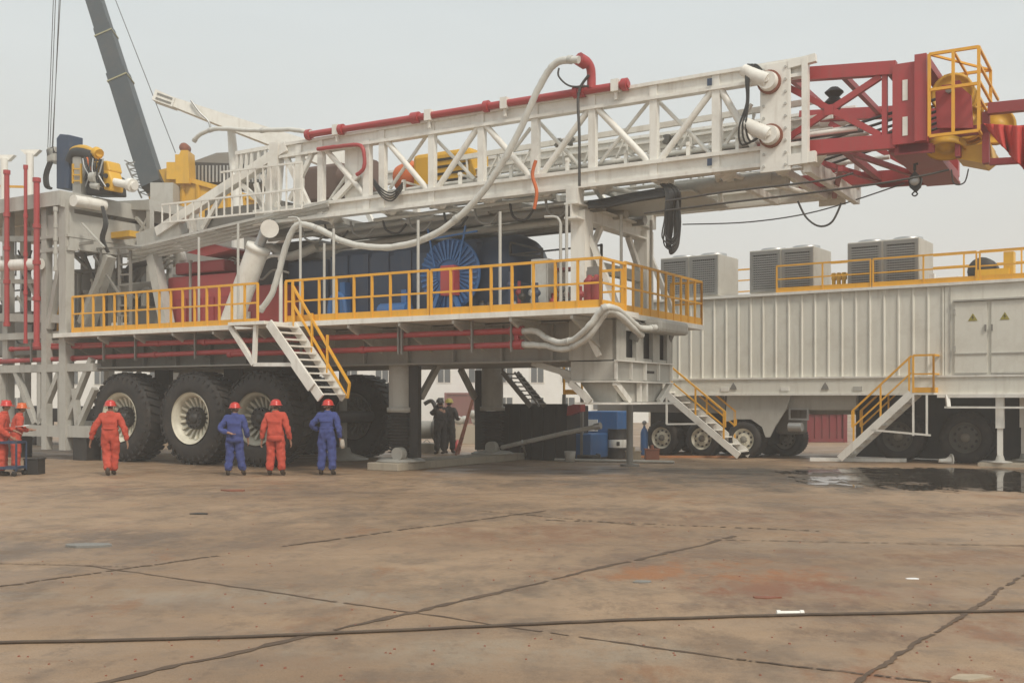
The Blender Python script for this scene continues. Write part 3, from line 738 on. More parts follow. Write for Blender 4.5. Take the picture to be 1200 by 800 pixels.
# pipes and lines lying inside the mast
for k in range(7):
    w = W0+.35+k*.5; dz = .34+.06*(k % 3)
    MB().tube([bt(400, w)+Z*dz, bt(640, w)+Z*(dz+.04), bt(1000, w)+Z*(dz+.1)], .04 if k % 2 else .055, 6).build('guide_line', M['dgrey'] if k % 2 else M['white'], MAST)
for k in range(3):
    w = W0+1.0+k*1.1
    MB().ibeam(bt(520, w)+Z*.7, bt(945, w)+Z*.85, .14, .2, .03).build('inner_rail', M['white'], MAST)
for k in range(10):
    w = W0+.3+.33*k; z_ = .26+.05*((k*3) % 5)
    MB().tube([bt(392+6*k, w)+Z*z_, bt(650, w)+Z*(z_+.03), bt(895, w)+Z*(z_+.05)], .022+.01*(k % 3), 6).build('control_line', M[('black', 'white', 'steel', 'dgrey')[k % 4]], MAST)
for k in range(3):
    w = W0+.7+k*1.35
    MB().beam(bt(520, w)+Z*1.05, bt(945, w)+Z*1.2, .09, .12).build('inner_chord', M['white'], MAST)
    for q in range(21):
        x = 530+q*19; MB().beam(bt(x, w)+Z*.35, bt(x+(19 if q % 2 else -2), w)+Z*1.1, .04).build('inner_brace', M['white'], MAST)
for px in (470, 536, 596, 662, 731, 804, 862):
    MB().beam(bt(px, W0+.12)+Z*.15, bt(px, W0+.12)+Z*.55, .07).build('clip_post', M['white'], MAST)
    MB().beam(bt(px, W0+.05)+Z*.5, bt(px, W0+1.4)+Z*.5, .05).build('clip_bar', M['white'], MAST)
for px in (668, 655, 782, 790, 882): MB().lathe(R.at(px, 160+(px % 7)*2-(px-655)*.05, W0+.5), V((.3, .2, 1)), [(0, -.12), (.1, -.08), (.07, 0), (.12, .06), (0, .14)], 10).build('valve', M['dgrey'], MAST)
# belly plates and junk beneath the mast
m = MB(); m.par(bt(560, W0+.5)-Z*.42, (bt(800, W0+.5)-bt(560, W0+.5)), R.ew*2.4, Z*.04)
m.build('belly_plate', M['grey'], MAST)
MB().tube([bt(770, W0+1.1)-Z*.22, bt(905, W0+1.1)-Z*.25], .17, 12).build('hydraulic_cylinder', M['grey'], MAST)
for w, mt in ((2.0, 'dgrey'), (3.2, 'grey'), (4.3, 'dgrey')):
    MB().tube([bt(380, w)-Z*.55, bt(690, w)-Z*.48], .13, 10).build('hydraulic_cylinder', M[mt], MAST)
for k, (x0, x1, w, dz_, rr) in enumerate(((300, 560, 1.7, .5, .07), (320, 640, 2.5, .75, .09), (340, 600, 2.9, .5, .06), (380, 660, 3.8, .62, .11), (300, 520, 4.8, .5, .08), (430, 640, 1.5, .34, .05))):
    MB().tube([bt(x0, w)-Z*dz_, bt(x1, w)-Z*(dz_-.1)], rr, 8).build('service_pipe', M['grey' if k % 2 else 'mgrey'], MAST)
for (x0, x1, w, ww) in ((330, 380, 1.6, 1.4), (395, 450, 1.9, 2.2), (470, 520, 2.2, 1.8), (545, 600, 1.6, 1.2), (610, 655, 2.0, 2.4)):
    MB().par(bt(x0, w)-Z*.40, (bt(x1, w)-bt(x0, w)), R.ew*ww, Z*.12).build('bracket_plate', M['mgrey' if x0 % 2 else 'grey'], MAST)
for k, px in enumerate((345, 372, 402, 440, 470, 512, 548, 590, 632)):
    MB().tube(smooth([bt(px, 1.5)-Z*.3, bt(px+4, 1.5)-Z*.62, bt(px+16, 1.6)-Z*.7, bt(px+26, 1.7)-Z*.35], 4), .03, 6).build('hose_bight', M['black' if k % 2 else 'dgrey'], MAST)
# end plate with rollers
E0, E1 = R.S(891, W0-.12), R.S(947, W0-.12)
zt, zb = R.at(920, 72, W0-.12).z, R.at(920, 200, W0-.12).z
PL = MB().fb(R, E0, E1-.35, W0-.14, W0-.09, zb, zt).build('head_plate', M['white'], MAST, bevel=.01)
MB().fb(R, E0, E1-.35, W1+.12, W1+.17, zb, zt).build('head_plate', M['white'], MAST)
m = MB().fb(R, E1-.12, E1, W0-.16, W0+.0, zb+.1, zt).beam(R.P(E1-.4, W0-.08, zt-.08), R.P(E1+.15, W0-.08, zt-.02), .14, .16).beam(R.P(E1-.4, W0-.08, zb+.2), R.P(E1+.15, W0-.08, zb+.22), .14, .22)
m.fb(R, E1-.12, E1, W1, W1+.16, zb+.1, zt).beam(R.P(E1-.06, W0, zb+.1), R.P(E1-.06, W1, zb+.1), .14, .3); m.build('end_frame', M['white'], MAST)
for k in range(9):
    z_ = zb+.12+(zt-zb-.24)*k/8
    for s_ in (E0+.08, E1-.45): MB().cyl(R.P(s_, W0-.141, z_), R.P(s_, W0-.165, z_), .03, n=6).build('bolt', M['steelgrey'], MAST)
for (px, py) in ((901, 96), (903, 159)):
    c = R.at(px, py, W0-.2); m = MB().cyl(c+R.ew*.06, c-R.ew*.02, .24, n=24); m.build('roller_ring', M['brown'], MAST)
    m = MB().cyl(c-R.ew*.021, c-R.ew*.16, .20, .18, n=24).cyl(c-R.ew*.161, c-R.ew*.20, .05, n=10)
    m.tube([c-R.ew*.1, c-R.ew*.1-R.es*.28+Z*.14, c-R.ew*.1-R.es*.5+Z*.3], [.15, .15, .12], 12); m.build('roller', M['white'], MAST)
m = MB()
for k in range(3):
    m.tube(smooth([R.at(893-k*3, 82, W0-.3), R.at(884-k*4, 76, W0-.3), R.at(878-k*2, 92, W0-.4), R.at(877-k, 120, W0-.4), R.at(874-k*4, 150, W0-.4), R.at(880-k*5, 166+k*2, W0-.3), R.at(893, 158, W0-.3)], 5), .022, 6)
m.build('hydraulic_hose', M['black'], MAST)
m = MB().tube([R.at(770, 225, 2.2), R.at(905, 208, 2.2)], .14, 10); m.build('cylinder', M['grey'], MAST)
for px in (832, 835):   # small round blue badges on the chords
    pass
MB().fb(R, R.S(829, W0-.12), R.S(834.5, W0-.12), W0-.135, W0-.125, tp(832).z-.1, tp(832).z+.05).build('badge', M['navy'], MAST)
MB().fb(R, R.S(829, W0-.14), R.S(834.5, W0-.14), W0-.155, W0-.145, bt(832).z-.07, bt(832).z+.08).build('badge', M['navy'], MAST)

# rear part of the mast: sloping legs, walkway rail, rails under it
m = MB()
for w in (W0, W1):
    m.beam(R.at(338, 172, W0)+R.ew*(w-W0), R.at(186, 272, W0)+R.ew*(w-W0), .24, .26)
    m.beam(R.at(308, 205, W0)+R.ew*(w-W0), R.at(330, 252, W0)+R.ew*(w-W0), .12, .14)
m.build('rear_leg', M['white'], MAST)
for (x0, y0, x1, y1, t) in ((325, 168, 318, 262, .34), (352, 170, 350, 262, .2), (300, 215, 312, 262, .12), (272, 205, 310, 242, .12), (330, 172, 366, 250, .14), (366, 180, 340, 235, .12), (226, 240, 226, 278, .16), (258, 232, 238, 268, .12),
                            (418, 172, 418, 236, .0), (431, 165, 431, 246, .2), (392, 235, 420, 205, .14)):
    if t: MB().beam(R.at(x0, y0, W0), R.at(x1, y1, W0), t, t*.8, R.ew).build('strut', M['white'], MAST)
MB().prism([R.at(404, 174, W0+.1), R.at(428, 172, W0+.1), R.at(428, 238, W0+.1), R.at(404, 240, W0+.1)], R.ew*.06).build('plate', M['white'], MAST)
MB().fb(R, R.S(350, 2.2), R.S(400, 2.2), 2.2, 3.6, R.at(380, 236, 2.2).z, R.at(380, 192, 2.2).z).build('winch_house', M['dbrown'], MAST, bevel=.1)
MB().cyl(R.at(405, 212, 2.2), R.at(440, 206, 2.2), .42, n=18).build('winch_drum', M['dbrown'], MAST)
m = MB()
for (x0, x1, yb0, yb1) in ((190, 354, 261, 244), (190, 354, 240, 221)):
    m.beam(R.at(x0, yb0, .9), R.at(x1, yb1, .9), .05)
m.beam(R.at(259, 202, .9), R.at(354, 190, .9), .05)
for k in range(19):
    x = 190+k*9.1; t = (x-190)/164; top = 240-19*t if x < 258 else 202-12*(x-259)/95
    m.beam(R.at(x, 261-17*t, .9), R.at(x, top, .9), .035)
m.build('white_railing', M['white'], MAST)
m = MB()
for k in range(5):
    m.beam(R.at(150, 292+k*4, .95+.1*k), R.at(385, 236+k*4.5, .95+.1*k), .06, .07)
m.build('slide_rail', M['steelgrey'], MAST)
m = MB()
for x in (279, 284, 290, 296, 304, 312): m.beam(R.at(x, 178-(x-279)*.2, 1.6), R.at(x-3, 210, 1.6), .07)
m.beam(R.at(277, 180, 1.6), R.at(316, 173, 1.6), .1); m.build('guard', M['white'], MAST)
MB().fb(R, R.S(240, 1.3), R.S(330, 1.3), 1.3, 3.4, R.at(290, 262, 1.3).z, R.at(290, 240, 1.3).z).build('machinery_housing', M['dgrey'], MAST)

# red crown section
C0, C1 = 1.5, 5.1
def cr(px, py, w=C0): return R.at(px, py, C0)+R.ew*(w-C0)
CRN = group_part('crown_section', RIG, cr(990, 130, 3.3))
for w in (C0, C1):
    MB().beam(cr(880, 92, w), cr(1050, 80, w), .18, .26).build('chord', M['red'], CRN); MB().beam(cr(880, 179, w), cr(1050, 166, w), .18, .28).build('chord', M['red'], CRN)
for w in (C0, C1):
    MB().beam(cr(919, 100, w), cr(1032, 159, w), .10, .12).beam(cr(922, 163, w), cr(1032, 90, w), .10, .12).build('brace', M['red'], CRN)
    MB().fb(R, R.S(967, C0), R.S(977, C0), w-.07, w-.055, cr(970, 136).z, cr(970, 124).z).build('gusset', M['red'], CRN)
    MB().beam(cr(1037, 84, w), cr(1037, 162, w), .1, .1).build('strut', M['red'], CRN)
for px in (925, 985, 1040):
    MB().beam(cr(px, 177-(px-925)*.08, C0), cr(px, 177-(px-925)*.08, C1), .12, .14).build('cross_beam', M['dred'], CRN)
    MB().beam(cr(px, 90-(px-925)*.08, C0), cr(px, 90-(px-925)*.08, C1), .1, .12).build('cross_beam', M['dred'], CRN)
MB().beam(cr(925, 180, C0), cr(985, 175, C1), .1, .1).beam(cr(985, 175, C0), cr(1040, 170, C1), .1, .1).beam(cr(985, 180, C0)-Z*.3, cr(925, 180, C1)-Z*.3, .1, .1).build('under_brace', M['dred'], CRN)
s0, s1, s2 = R.S(1046, C0-.1), R.S(1073, C0-.1), R.S(1087, C0-.1)
zb, zt = cr(1060, 170).z, cr(1060, 76).z
HB = MB().fb(R, s0, s1, C0-.12, C0-.02, zb, zt).build('head_frame', M['red'], CRN)
m = MB()
for (a, b) in ((0, .06), (.36, .42)): pass
MB().fb(R, s1-.0, s2, C0-.22, C0-.02, zb-.0, cr(1080, 67).z).fb(R, s1-.0, s2, C1, C1+.2, zb, cr(1080, 67).z).fb(R, s0, s1, C1, C1+.1, zb, zt).build('column', M['red'], CRN)
for (y0, y1) in ((96, 120), (139, 161)):
    z0, z1 = cr(1060, y1).z, cr(1060, y0).z; sa, sb = R.S(1058, C0-.1), R.S(1064, C0-.1)
    MB().fb(R, sa, sb, C0-.135, C0-.125, z0, z1).build('slot_cover', M['white'], CRN)
MB().fb(R, s0+.1, s2, C0, C1, zb-.15, zb+.1).fb(R, s1, s2, C0, C1, zt-.05, zt+.12).build('cross_girder', M['dred'], CRN)
MB().prism([cr(960, 172, C1), cr(1048, 166, C1), cr(1088, 168, C1), cr(1088, 176, C1), cr(985, 184, C1)], R.ew*.1).prism([cr(1048, 168), cr(1095, 168), cr(1095, 178), cr(1048, 182)], R.ew*.08).build('skirt_plate', M['dred'], CRN)
# sheaves
def sheave(c, r, axis, parent=CRN):
    MB().lathe(c, axis, [(0, -.05), (.12, -.06), (.14, -.03), (r*.8, -.025), (r*.86, -.06), (r, -.07), (r*.93, 0), (r, .07), (r*.86, .06), (r*.8, .025), (.14, .03), (.12, .06), (0, .05)], 28).build('sheave', M['myellow'], parent)
for k in range(4): sheave(R.P(R.S(1112, C0), C0+.45+k*.42, cr(1112, 104).z), .40, R.ew)
for k in range(4): sheave(R.P(R.S(1128, C0), C0+.62+k*.42, cr(1128, 136).z), .34, R.ew)
MB().prism([cr(1098, 150), cr(1096, 108), cr(1104, 100), cr(1122, 98), cr(1138, 112), cr(1140, 150)], R.ew*.08).build('sheave_cheek', M['red'], CRN)
for k in range(2): MB().prism([q+R.ew*(.85+k*.84) for q in (cr(1098, 150), cr(1096, 112), cr(1106, 102), cr(1126, 104), cr(1140, 120), cr(1142, 150))], R.ew*.05).build('sheave_cheek', M['dred'], CRN)
MB().cyl(cr(1113, 106)-R.ew*.1, cr(1113, 106, C1-1.5), .07, n=12).build('sheave_shaft', M['dgrey'], CRN)
MB().prism([cr(1040, 178, C0+.1), cr(1092, 173, C0+.1), cr(1092, 172, C1-.1)-Z*.12, cr(1048, 176, C1-.1)-Z*.12], Z*.05).build('belly_plate', M['dred'], CRN)
sheave(R.P(R.S(1106, C0), C0+.3, cr(1106, 170).z), .36, Z*.9+R.ew*.3); sheave(R.P(R.S(1160, C0), C0+.9, cr(1158, 136).z), .36, R.ew)
MB().fb(R, R.S(1100, C0), R.S(1160, C0), C0+.1, C0+.25, cr(1120, 158).z, cr(1120, 148).z).fb(R, R.S(1150, C0), R.S(1158, C0), C0+.1, C0+.3, cr(1150, 190).z, cr(1150, 130).z).fb(R, R.S(1118, C0), R.S(1124, C0), C0+.1, C0+.3, cr(1120, 182).z, cr(1120, 93).z).build('sheave_carrier', M['dred'], CRN)
MB().prism([q+R.ew*.3 for q in (cr(1118, 182), cr(1124, 168), cr(1158, 164), cr(1160, 180), cr(1150, 188))], R.ew*.8).build('lower_housing', M['myellow'], CRN)
MB().beam(cr(1158, 128), cr(1260, 118), .18, .2).beam(cr(1158, 128, 3.6), cr(1260, 118, 3.6), .18, .2).beam(cr(1160, 190), cr(1250, 185), .1, .12).build('outrigger_beam', M['dred'], CRN)
# basket rail
m = MB(); sa, sb, sc_ = R.S(1089, C0-.25), R.S(1117, C0-.25), R.S(1147, C0-.25); zl, zh = R.at(1147, 153, C0-.25).z, R.at(1147, 55, C0-.25).z; wn, wf = C0-.25, C0+1.4
for w in (wn, wf):
    for s_ in (sa, sb, sc_): m.beam(R.P(s_, w, zl), R.P(s_, w, zh), .055)
    for zz in (zl, (zl+zh)/2+.1, zh): m.beam(R.P(sa, w, zz), R.P(sc_, w, zz), .055)
for zz in (zl, zl+(zh-zl)*.4, zl+(zh-zl)*.6, zl+(zh-zl)*.8, zh):
    m.beam(R.P(sc_, wn, zz), R.P(sc_, wf, zz), .045)
    m.beam(R.P(sc_, wf, zz), R.P(sc_-.0, wf+1.2, zz), .045) if zz < zh-.3 else None
m.beam(R.P(sb, wn, zh), R.P(sb, wf, zh), .04); m.beam(R.P(sa, wn, zh), R.P(sc_, wf, zh), .04)
m.build('basket_rail', M['yellow'], CRN)
m = MB()
for k in range(6):
    m.tube([R.P(R.S(930, 1.9), 1.8+k*.5, R.at(930, 170, 1.9).z), R.P(R.S(1100, 1.9), 1.75+k*.42, R.at(1100, 118, 1.9).z)], .03, 6)
m.build('drilling_line', M['cable'], CRN)
MB().lathe(cr(973, 110, C0+.3), Z, [(0, -.25), (.12, -.25), (.2, -.1), (.1, .0), (.2, .1), (.08, .2), (0, .22)], 8, False).build('beacon', M['black'], CRN)

# mast rest (A-frame) at the front
def rest():
    s_ = -10.75; zb = zc+.03; z1 = R.at(662, 237, 1.35).z
    wN, wF = 1.55, 5.0; sN = R.S(682, wN)
    zt = R.at(682, 248, wN).z
    O = group_part('mast_rest', RIG, R.P(sN, 3.3, zb))
    for w in (wN, wF): MB().beam(R.P(sN, w, zb), R.P(sN, w, zt), .42, .36).build('column', M['white'], O)
    MB().ibeam(R.P(sN, wN-.55, zt-.05), R.P(sN, wF+.25, zt-.05), .34, .36, .04).build('cross_beam', M['white'], O)
    MB().beam(R.P(sN, wN, zb+1.0), R.P(sN, wN+.95, zt-.25), .12).beam(R.P(sN, wF, zb+1.0), R.P(sN, wF-.95, zt-.25), .12).beam(R.P(sN, wN+.1, zt-.2), R.P(sN+.9, wN+.1, zb), .12).beam(R.P(sN, wF, zt-.2), R.P(sN+.9, wF, zb), .12).build('brace', M['white'], O)
    MB().beam(R.P(sN, wN+.2, zb+1.15), R.P(sN, wF-.2, zb+1.15), .2, .26).build('tie', M['grey'], O)
    for w in (W0, W1-.1): MB().beam(R.P(sN, w, zt+.1), R.P(sN, w, bt(682).z-.2), .3, .3).build('saddle', M['white'], O)
rest()
# cabinets and bars that fill the bay between the raising cylinder and the drawworks
MB().fb(R, R.S(330, 2.6), R.S(384, 2.6), 2.6, 4.4, zc, R.at(350, 306, 2.6).z).build('cabinet', M['navy'], RIG, bevel=.06)
MB().fb(R, R.S(318, 3.2), R.S(372, 3.2), 3.2, 5.2, R.at(350, 306, 3.2).z, R.at(350, 282, 3.2).z).build('air_box', M['dgrey'], RIG, bevel=.06)
MB().tube(smooth([R.at(300, 296, 2.4), R.at(318, 290, 2.4), R.at(335, 300, 2.4), R.at(350, 298, 2.4), R.at(372, 288, 2.4)], 4), .13, 10).build('duct', M['grey'], RIG)
MB().tube(smooth([R.at(405, 372, 1.2), R.at(402, 350, 1.2), R.at(395, 345, 1.2), R.at(388, 352, 1.2), R.at(386, 372, 1.2)], 4), .07, 8).build('duct', M['blue'], RIG)
m = MB()
for k in range(9):
    x = 84+k*14; m.beam(R.P(R.S(x, 3.5), 3.5, zc), R.P(R.S(x+4*(k % 3-1), 3.5), 3.5, R.at(x, 280-(k % 4)*6, 3.5).z), .14)
m.build('frame_post', M['mgrey'], RIG)
for (x0, y0, x1, y1, w, t) in ((80, 300, 200, 282, 3.4, .16), (84, 330, 200, 312, 3.4, .14), (90, 350, 140, 285, 3.0, .12), (150, 345, 190, 280, 3.0, .12), (80, 318, 150, 316, 2.4, .10), (96, 292, 120, 350, 2.4, .08)):
    MB().beam(R.at(x0, y0, w), R.at(x1, y1, w), t).build('frame_bar', M['dgrey'], RIG)
MB().fb(R, R.S(84, 4), R.S(150, 4), 4, 5.6, zc, R.at(110, 322, 4).z).build('pump_house', M['dgrey'], RIG, bevel=.05)
rc = random.Random(31)
for k in range(46):
    px = rc.uniform(86, 330); w = rc.uniform(1.3, 3.0); yb = rc.uniform(300, 350); mt = rc.choice(['grey', 'mgrey', 'dgrey', 'white', 'black', 'mgrey']); t = rc.uniform(.035, .09)
    a = R.at(px, yb, w)
    a.z = max(a.z, zc+.1); q = rc.random()
    if q < .3: MB().cyl(V((a.x, a.y, zc)), a, t, n=8).cyl(a-Z*.08, a, t*1.6, n=8).build('riser_pipe', M[mt], RIG)
    elif q < .65: MB().tube(smooth([a, a+R.es*.3-Z*.12, a+R.es*.7+Z*rc.uniform(-.1, .2), a+R.es*rc.uniform(.9, 1.5)], 4), t*.7, 7).build('deck_hose', M[mt], RIG)
    else:
        h = rc.uniform(.2, .6); b = V((a.x, a.y, zc)); m = MB().box(b+Z*h/2, rc.uniform(.2, .5), .3, h, -.54); m.cyl(b+Z*h, b+Z*(h+.2), .06, n=8).build('deck_fitting', M[mt], RIG)
for k in range(26):
    px = rc.uniform(560, 700); w = rc.uniform(1.0, 2.1); a = V(R.P(R.S(px, w), w, zc)); h = rc.uniform(.3, 1.1); mt = rc.choice(['dred', 'grey', 'black', 'steel', 'white', 'navy'])
    m = MB().cyl(a, a+Z*h, rc.uniform(.02, .05), n=7); m.lathe(a+Z*h*.7, R.ew, [(0, -.08), (.08, -.05), (.08, .05), (0, .08)], 10); m.build('deck_valve', M[mt], RIG)
# posts standing on the catwalk
for (px, yt, w) in ((233, 278, .1), (279, 262, .3), (352, 262, .2), (380, 285, .4), (391, 268, .3), (490, 258, .2), (586, 248, .2), (657, 262, .6), (664, 240, .6), (728, 252, 2.0), (763, 258, 3.2)):
    p = R.at(px, yt, w); q = V((p.x, p.y, zc)); m = MB().cyl(q, p, .035, n=8)
    if px in (352, 657): m.tube(smooth([p, p+Z*.15-R.es*.1, p+Z*.18-R.es*.4], 4), .03, 6)
    m.build('lamp_post', M['steelgrey'], RIG)
# raising cylinder
m = MB(); a, b = R.at(268, 372, .95), R.at(303, 290, .95); a.z = zc; m.cyl(a, b, .30, n=24); m.lathe(b, (b-a), [(.30, -.1), (.33, -.1), (.33, .05), (.15, .06)], 24); RC = m.build('raising_cylinder', M['white'], RIG)
MB().cyl(b, R.at(314, 262, .95), .14, n=14).build('piston_rod', M['steel'], RC)
MB().cyl(R.at(316, 268, .7), R.at(316, 268, 1.5), .24, n=16).build('clevis', M['white'], RC)
a2 = a+R.ew*4.5; b2 = b+R.ew*4.5; MB().cyl(a2, b2, .30, n=20).cyl(b2, b2+(b-a)*.35, .14, n=12).build('raising_cylinder', M['white'], RIG)

# ---------------- machinery standing on the rig deck ----------------
DK = MB().fb(R, sL, SF-.9, 1.51, 6.2, 3.505, zc-.005).build('deck', M['dgrey'], RIG)
def on(px, w): return R.P(R.S(px, w), w, zc)
# red engine housing
e0 = thing('engine_housing', on(235, 2), 'red engine housing on the rig deck behind the left yellow railing', 'engine')
MB().fb(R, R.S(196, 1.6), R.S(276, 1.6), 1.6, 3.4, zc, R.at(235, 322, 1.6).z).build('housing', M['red'], e0, bevel=.06)
MB().fb(R, R.S(205, 1.7), R.S(262, 1.7), 1.7, 3.2, R.at(235, 319, 1.6).z, R.at(235, 305, 1.6).z).build('top_cover', M['dred'], e0, bevel=.05)
MB().prism([R.at(218, 296, 1.5), R.at(250, 286, 1.5), R.at(272, 292, 1.5), R.at(240, 300, 1.5)], R.ew*1.5).build('cowl', M['red'], e0)
for i, px in enumerate((206, 222, 238, 254)):
    MB().fb(R, R.S(px, 1.55), R.S(px+12, 1.55), 1.55, 1.585, zc+.2, zc+1.0).build('door', M['dred'], e0)
MB().tube(smooth([R.at(212, 312, 1.9), R.at(212, 300, 1.9), R.at(205, 290, 2), R.at(190, 288, 2.2)], 4), .16, 12).build('exhaust', M['grey'], e0)
e1 = thing('generator_engine', on(180, 3), 'dark grey engine block on the rig deck left of the red housing', 'engine')
MB().fb(R, R.S(140, 2), R.S(192, 2), 2, 3.8, zc, R.at(165, 330, 2).z).build('engine_block', M['dgrey'], e1, bevel=.05)
for k in range(5): MB().cyl(R.P(R.S(146+k*9, 2), 1.9, zc+.9), R.P(R.S(146+k*9, 2), 1.9, zc+1.35), .12, n=10).build('filter', M['grey' if k % 2 else 'black'], e1)
MB().tube(smooth([R.at(150, 330, 2.3), R.at(152, 315, 2.3), R.at(170, 308, 2.3), R.at(188, 312, 2.3)], 4), .12, 10).build('intake_pipe', M['black'], e1)
e5 = thing('hydraulic_tank', on(300, 2), 'red low tank on the rig deck between the raising cylinder and the stairs', 'tank')
MB().fb(R, R.S(286, 1.8), R.S(330, 1.8), 1.8, 3.0, zc, R.at(300, 334, 1.8).z).build('tank_body', M['red'], e5, bevel=.08)
MB().fb(R, R.S(302, 2.2), R.S(326, 2.2), 2.2, 3.2, zc, R.at(310, 302, 2.2).z).build('dark_cabinet', M['black'], e5, bevel=.04)
# blue drawworks
e2 = thing('drawworks', on(480, 3), 'long dark blue drawworks housing on the rig deck behind the railing', 'winch')
z0 = R.at(420, 292, 2.2).z
MB().fb(R, R.S(384, 2.2), R.S(560, 2.2), 2.2, 4.6, zc, z0+.05).build('housing', M['navy'], e2, bevel=.3)
MB().lathe(R.P(R.S(540, 3.3), 3.3, zc+1.12), R.es, [(0, 0), (1.1, 0), (1.15, .06), (1.15, R.S(612, 3.3)-R.S(540, 3.3)), (1.0, R.S(624, 3.3)-R.S(540, 3.3)), (.5, R.S(632, 3.3)-R.S(540, 3.3)), (0, R.S(632, 3.3)-R.S(540, 3.3))], 40).build('drum_cover', M['navy'], e2)
MB().fb(R, R.S(562, 2.35), R.S(612, 2.35), 2.3, 4.4, zc, zc+.95).build('drum_base', M['navy'], e2, bevel=.04)
for px in (388, 412, 436, 462): MB().fb(R, R.S(px, 2.18), R.S(px+20, 2.18), 2.16, 2.19, zc+.15, z0-.15).build('panel', M['navy'], e2)
MB().fb(R, R.S(398, 1.9), R.S(404, 1.9), 1.9, 2.15, zc, zc+1.2).fb(R, R.S(470, 1.9), R.S(476, 1.9), 1.9, 2.15, zc, zc+.9).build('bracket', M['blue'], e2)
MB().cyl(R.P(R.S(450, 2), 1.9, zc+.35), R.P(R.S(482, 2), 1.9, zc+.35), .22, n=14).build('motor', M['blue'], e2)
# blue reel
e3 = thing('cable_reel', on(526, 1.9), 'big blue ribbed cable reel with red box in front of the dark drum', 'reel')
c = R.at(526, 321, 1.75); rad = R.at(526, 279, 1.75).z-c.z
m = MB().lathe(c, R.ew, [(.2, 0), (rad*.35, .0), (rad*.97, .04), (rad, .08), (rad*.97, .12), (.2, .12)], 48)
for k in range(36):
    a = 2*math.pi*k/36; e = R.es*math.cos(a)+Z*math.sin(a); m.beam(c+e*.35-R.ew*.01, c+e*rad*.95-R.ew*.0, .05, .06, R.ew)
m.build('flange', M['blue'], e3)
MB().lathe(c+R.ew*.7, R.ew, [(.2, 0), (rad*.97, 0), (rad, .04), (rad*.97, .1), (.2, .1)], 48).build('flange', M['blue'], e3)
MB().cyl(c+R.ew*.12, c+R.ew*.7, rad*.5, n=24).build('core', M['black'], e3)
MB().fb(R, R.S(517, 1.5), R.S(533, 1.5), 1.45, 1.73, R.at(525, 346, 1.5).z, R.at(525, 311, 1.5).z).build('red_box', M['red'], e3, bevel=.02)
m = MB()
for dx in (-.95, .95):
    m.beam(c-R.ew*.12, c-R.ew*.12+R.es*dx*.55+Z*(zc-c.z), .1, .1)
m.beam(R.P(R.loc(c)[0]-.7, 1.6, zc+.06), R.P(R.loc(c)[0]+.7, 1.6, zc+.06), .12, .12)
m.build('stand', M['blue'], e3)
m = MB()
for dx in (-.35, .35): m.beam(c+R.es*dx+Z*rad*.2-R.ew*.1, c+R.es*dx*1.6+Z*(rad+.25)-R.ew*.1, .04, .04)
m.beam(c-R.es*.9+Z*(rad*.97)-R.ew*.1, c+R.es*.9+Z*(rad*1.1)-R.ew*.1, .04, .04); m.build('guide_arm', M['blue'], e3)
# white cabinet and red boxes
e4 = thing('control_cabinet', on(635, 2.2), 'white control cabinet on the rig deck right of the dark blue drum', 'cabinet')
MB().fb(R, R.S(622, 2), R.S(642, 2), 2.0, 2.9, zc, R.at(632, 303, 2).z).build('cabinet_body', M['white'], e4, bevel=.02)
MB().fb(R, R.S(624, 1.98), R.S(640, 1.98), 1.975, 1.998, zc+.1, R.at(632, 306, 2).z).build('door', M['white'], e4)
m = MB(); p = R.at(600, 284, 2.4); q = R.at(636, 296, 2.4)
m = MB(); P4 = [on(x, 2.4) for x in (598, 635)]; tz = R.at(598, 284, 2.4).z-zc
fr = thing('valve_stand', on(616, 2.4), 'thin dark pipe frame standing over the drum beside the white cabinet', 'frame')
m.beam(P4[0], P4[0]+Z*tz, .05); m.beam(P4[1], P4[1]+Z*(tz-.2), .05); m.beam(P4[0]+Z*tz, P4[1]+Z*(tz-.25), .05); m.beam(P4[0]+Z*(tz-.3), P4[1]+Z*(tz-.4), .05); m.beam(P4[0]+Z*(tz-.3)+R.ew*.01, P4[1]+R.es*1.6+Z*(tz-.25), .04); m.beam(P4[1]+R.es*1.6, P4[1]+R.es*1.6+Z*(tz-.22), .05); m.build('frame_bars', M['black'], fr)
vm2 = thing('valve_manifold', on(652, 2.2), 'cluster of small red valves and pipes on the deck before the mast rest', 'valves')
for k in range(7):
    x = 645+k*4; MB().cyl(on(x, 2.1+.1*(k % 3)), on(x, 2.1+.1*(k % 3))+Z*(.5+.12*(k % 4)), .06, n=8).cyl(on(x, 2.1)+Z*(.35+.1*(k % 3)), on(x+3, 2.1)+Z*(.35+.1*(k % 3)), .07, n=8).build('valve', M['dred' if k % 2 else 'dgrey'], vm2)
MB().fb(R, R.S(642, 2.4), R.S(668, 2.4), 2.4, 2.8, zc, zc+.3).fb(R, R.S(640, 2.3), R.S(672, 2.3), 2.35, 2.75, zc+1.18, zc+1.24).build('skid', M['dred'], vm2)
vt = MB()
for x in (641, 671): vt.beam(on(x, 2.5), on(x, 2.5)+Z*1.2, .04)
vt.build('upright', M['dgrey'], vm2)
fe = thing('fire_extinguisher', on(695, .2), 'dark red fire extinguisher cylinder hanging at the front end of the catwalk', 'extinguisher')
for px in (691, 699):
    p = on(px, .2); MB().cyl(p+Z*.12, p+Z*.62, .13, n=14).lathe(p+Z*.62, Z, [(.13, 0), (.06, .08), (.04, .12), (0, .12)], 12).build('cylinder', M['dred'], fe)
MB().beam(on(689, .35)+Z*.0, on(689, .35)+Z*.85, .05).beam(on(702, .35)+Z*.0, on(702, .35)+Z*.85, .05).beam(on(689, .35)+Z*.83, on(702, .35)+Z*.83, .08, .2).build('rack', M['dgrey'], fe)

